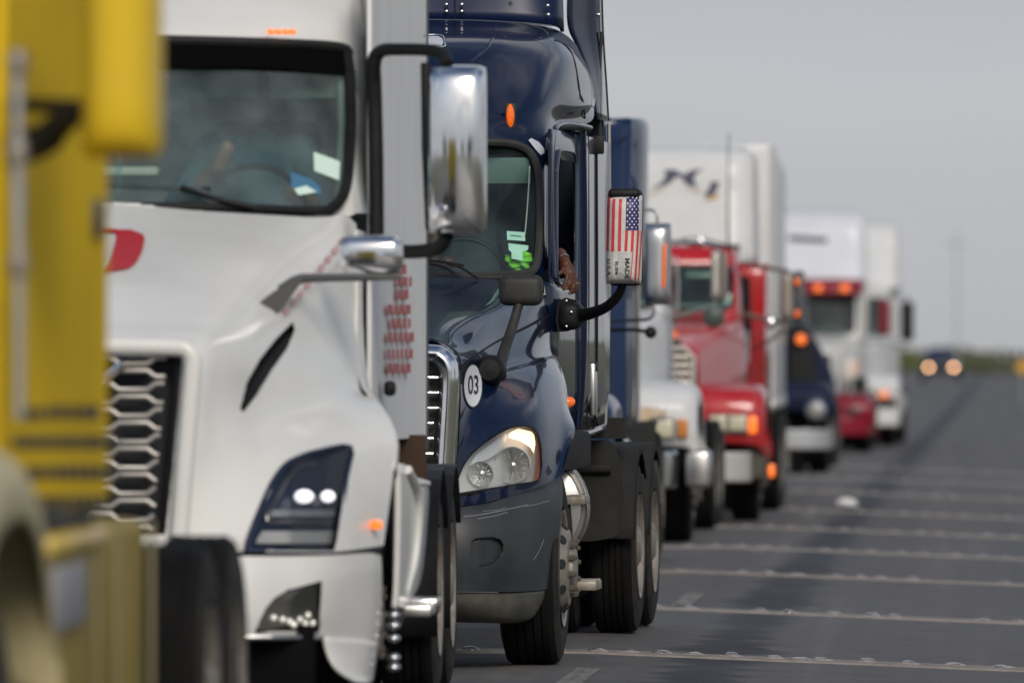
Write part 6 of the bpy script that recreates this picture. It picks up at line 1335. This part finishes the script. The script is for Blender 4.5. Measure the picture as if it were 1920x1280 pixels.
# ---- yellow truck at the left edge
def yellow():
    R = conv('yellow_truck', -3.72, 21.5, 'yellow truck cut off by the left edge with a lettered door and yellow mirror', YEL, YELM, fendm=CREAM, fx=1.245, fz=1.42, fin=.62, nose=-1.1, cabw=.98, roof=3.3, ws=(2.15, 2.95, .95), drive=(6.6, 7.9), tank=False, yaw=math.radians(-1.25)); r = R.o; P = R.P
    X = R.X
    dx = lambda y: float(np.interp(y, [.9, 3.1], [1.10, 1.15]))
    xe = P(192, 600, 3.0).x
    V = [Vector((1.06, 1.0, 1.22)), Vector((xe, 3.0, 1.22)), Vector((xe, 3.0, 3.35)), Vector((1.06, 1.3, 3.35))]; door = O('cab_door', both((V, [(0, 1, 2, 3)])), YELM, r, 0, thick=.03)
    O('cab_back', boxg((0, 3.02, 2.3), (2*xe-.02, .05, 2.2), .01), YEL, r)
    O('door_gap', tubeg([X(137,-40,1.13), X(137,150,1.135), X(137,185,1.14)], .016, 8), mat('dark_yellow_seal', (.14, .10, .01), .7), r)
    O('door_sill', both(boxg((1.08, 2.2, 1.19), (.14, 1.7, .08), .01)), BLACK, r)
    O('door_latch', boxg(P(163, 410, 2.75), (.09, .10, .115), .015), mat('slate_latch', (.025, .028, .035), .5), r)
    O('grab_pipe', tubeg([P(33,110,.85), P(33,400,.85), P(34,785,.85)], .018, 12), STEEL, r)
    O('pipe_clamp', sep([latheg([(.022, -.03), (.028, -.02), (.028, .03), (.022, .04)], P(33, py, .85), 'z', 14) for py in (122, 290, 500)]), ALU, r)
    g = []; rnd = random.Random(6)
    for py, a, b in ((775,46,78),(772,85,150),(828,40,185),(885,58,190),(940,58,165)):
        px = a
        while px < b-4:
            ww = rnd.choice((6, 8, 10)); hh = 12; d = float(np.interp(px, [0, 192], [1.2, 3.0]))
            q = [X(px, py-hh, dx(d)+.0), X(px+ww, py-hh, dx(d)), X(px+ww, py+hh, dx(d)), X(px, py+hh, dx(d))]
            q = [Vector((float(np.interp(v.y, [1.0, 3.0], [1.06, xe]))+.020, v.y, v.z)) for v in q]; g.append((q, [(0, 1, 2, 3)])); px += ww+4
    O('door_lettering', join(g), mat('faded_black_print', (.05, .038, .01), .6), r, 0)
    d = bpy.data.objects.new('side_mirror', None); col.objects.link(d); d.parent = r
    a, b = P(150, 200, .9), P(298, 200, .9); zb = R.zc(293, .9); zt = zb+.62; cx, cz = (a.x+b.x)/2, (zb+zt)/2; V = []; n1, n2 = 24, 36
    for j in range(n2+1):
        for i in range(n1+1):
            s, t = -1+2*i/n1, -1+2*j/n2; V.append(Vector((cx+(b.x-a.x)/2*s*(1-.05*abs(t)**6), .95-.13*(max(0, 1-abs(s)**2.6)**.6)*(max(0, 1-abs(t)**8)**.5), cz+(zt-zb)/2*t)))
    O('mirror_back', (V, [(j*(n1+1)+i, j*(n1+1)+i+1, (j+1)*(n1+1)+i+1, (j+1)*(n1+1)+i) for j in range(n2) for i in range(n1)]), YEL, d, 60)
    O('mirror_housing', boxg((cx, 1.0, cz), (b.x-a.x+.004, .1, zt-zb+.004), .04, 3), YEL, d)
    O('mirror_arm', sep([tubeg([P(-40,300,1.2), P(40,275,1.2), P(85,262,1.15), P(110,235,1.1), P(150,212,1.0)], [.05, .05, .045, .04, .025], 10, smooth=4), tubeg([P(-40,196,1.2), P(60,197,1.2), P(160,200,1.0)], .02, 8)]), BLACK, d)
    # storage box, panel, tank under the cab
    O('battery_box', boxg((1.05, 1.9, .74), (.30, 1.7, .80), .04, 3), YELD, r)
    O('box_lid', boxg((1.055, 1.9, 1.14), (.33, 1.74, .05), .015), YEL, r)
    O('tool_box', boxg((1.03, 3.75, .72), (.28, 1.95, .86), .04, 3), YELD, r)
    O('box_plate', boxg((1.215, 1.55, 1.0), (.012, 1.0, .17), .005), mat('grey_box_plate', (.30, .30, .32), .5, dirt=(.2, .18, .15), dirt_amt=.5), r)
    O('box_strap', sep([boxg((1.21, y, .72), (.015, .05, .85), .004) for y in (1.2, 2.5, 3.2, 4.5)]), mat('dull_strap', (.20, .17, .08), .6), r)
    O('lower_step', boxg((1.12, 1.9, .45), (.22, .9, .08), .01), RUSTM, r)
yellow()
# ---- oncoming pickup
def pickup():
    Y = 455.0; x = (1765-VX)/F*Y; R = Rig('pickup', x, Y, 0, 'dark pickup far down the road with both round headlights lit', 'pickup', z=gz(x, Y)-.02); r = R.o
    rows = [[Vector((0, y, z)), Vector((.6*w_, y, z)), Vector((.92*w_, y+.03, z)), Vector((w_, y+.15, z-.05))] for y, z, w_ in ((0, .45, .98), (-.05, .7, 1.0), (0, 1.0, 1.0), (.15, 1.12, .97), (1.2, 1.2, .97), (1.75, 1.75, .80), (2.0, 1.84, .76), (3.0, 1.84, .76))]
    surf('body', rows, mat('dark_blue_car_paint', (.02, .035, .06), .3, coat=.7), r, 4, 3, sym=True)
    O('windshield', prismg([Vector((-.78, 1.2, 1.24)), Vector((.78, 1.2, 1.24)), Vector((.66, 1.6, 1.72)), Vector((-.66, 1.6, 1.72))], -.02, 0), NAVYGL, r, 0)
    O('bed', boxg((0, 4.2, .9), (1.9, 2.6, .6), .03), DKBLUE, r); O('cab', boxg((0, 2.3, 1.0), (1.9, 2.4, .8), .05), DKBLUE, r)
    O('grille', boxg((0, -.09, .78), (1.0, .06, .28), .02), BLACK, r); O('bumper', boxg((0, -.12, .52), (1.9, .12, .16), .04), BLACK, r)
    for s in (1, -1):
        O('headlight', latheg([(.0001, -.13), (.07, -.12), (.095, -.08)], (s*.66, 0, .80), 'y', 20), FARLAMP, r)
        for y in (.8, 4.3): O('tyre', latheg([(.22, 0), (.36, .02), (.38, .06), (.38, .2), (.36, .24), (.2, .25)], (s*.95-.125, y, .38), 'x', 24), TYRE, r)
pickup()
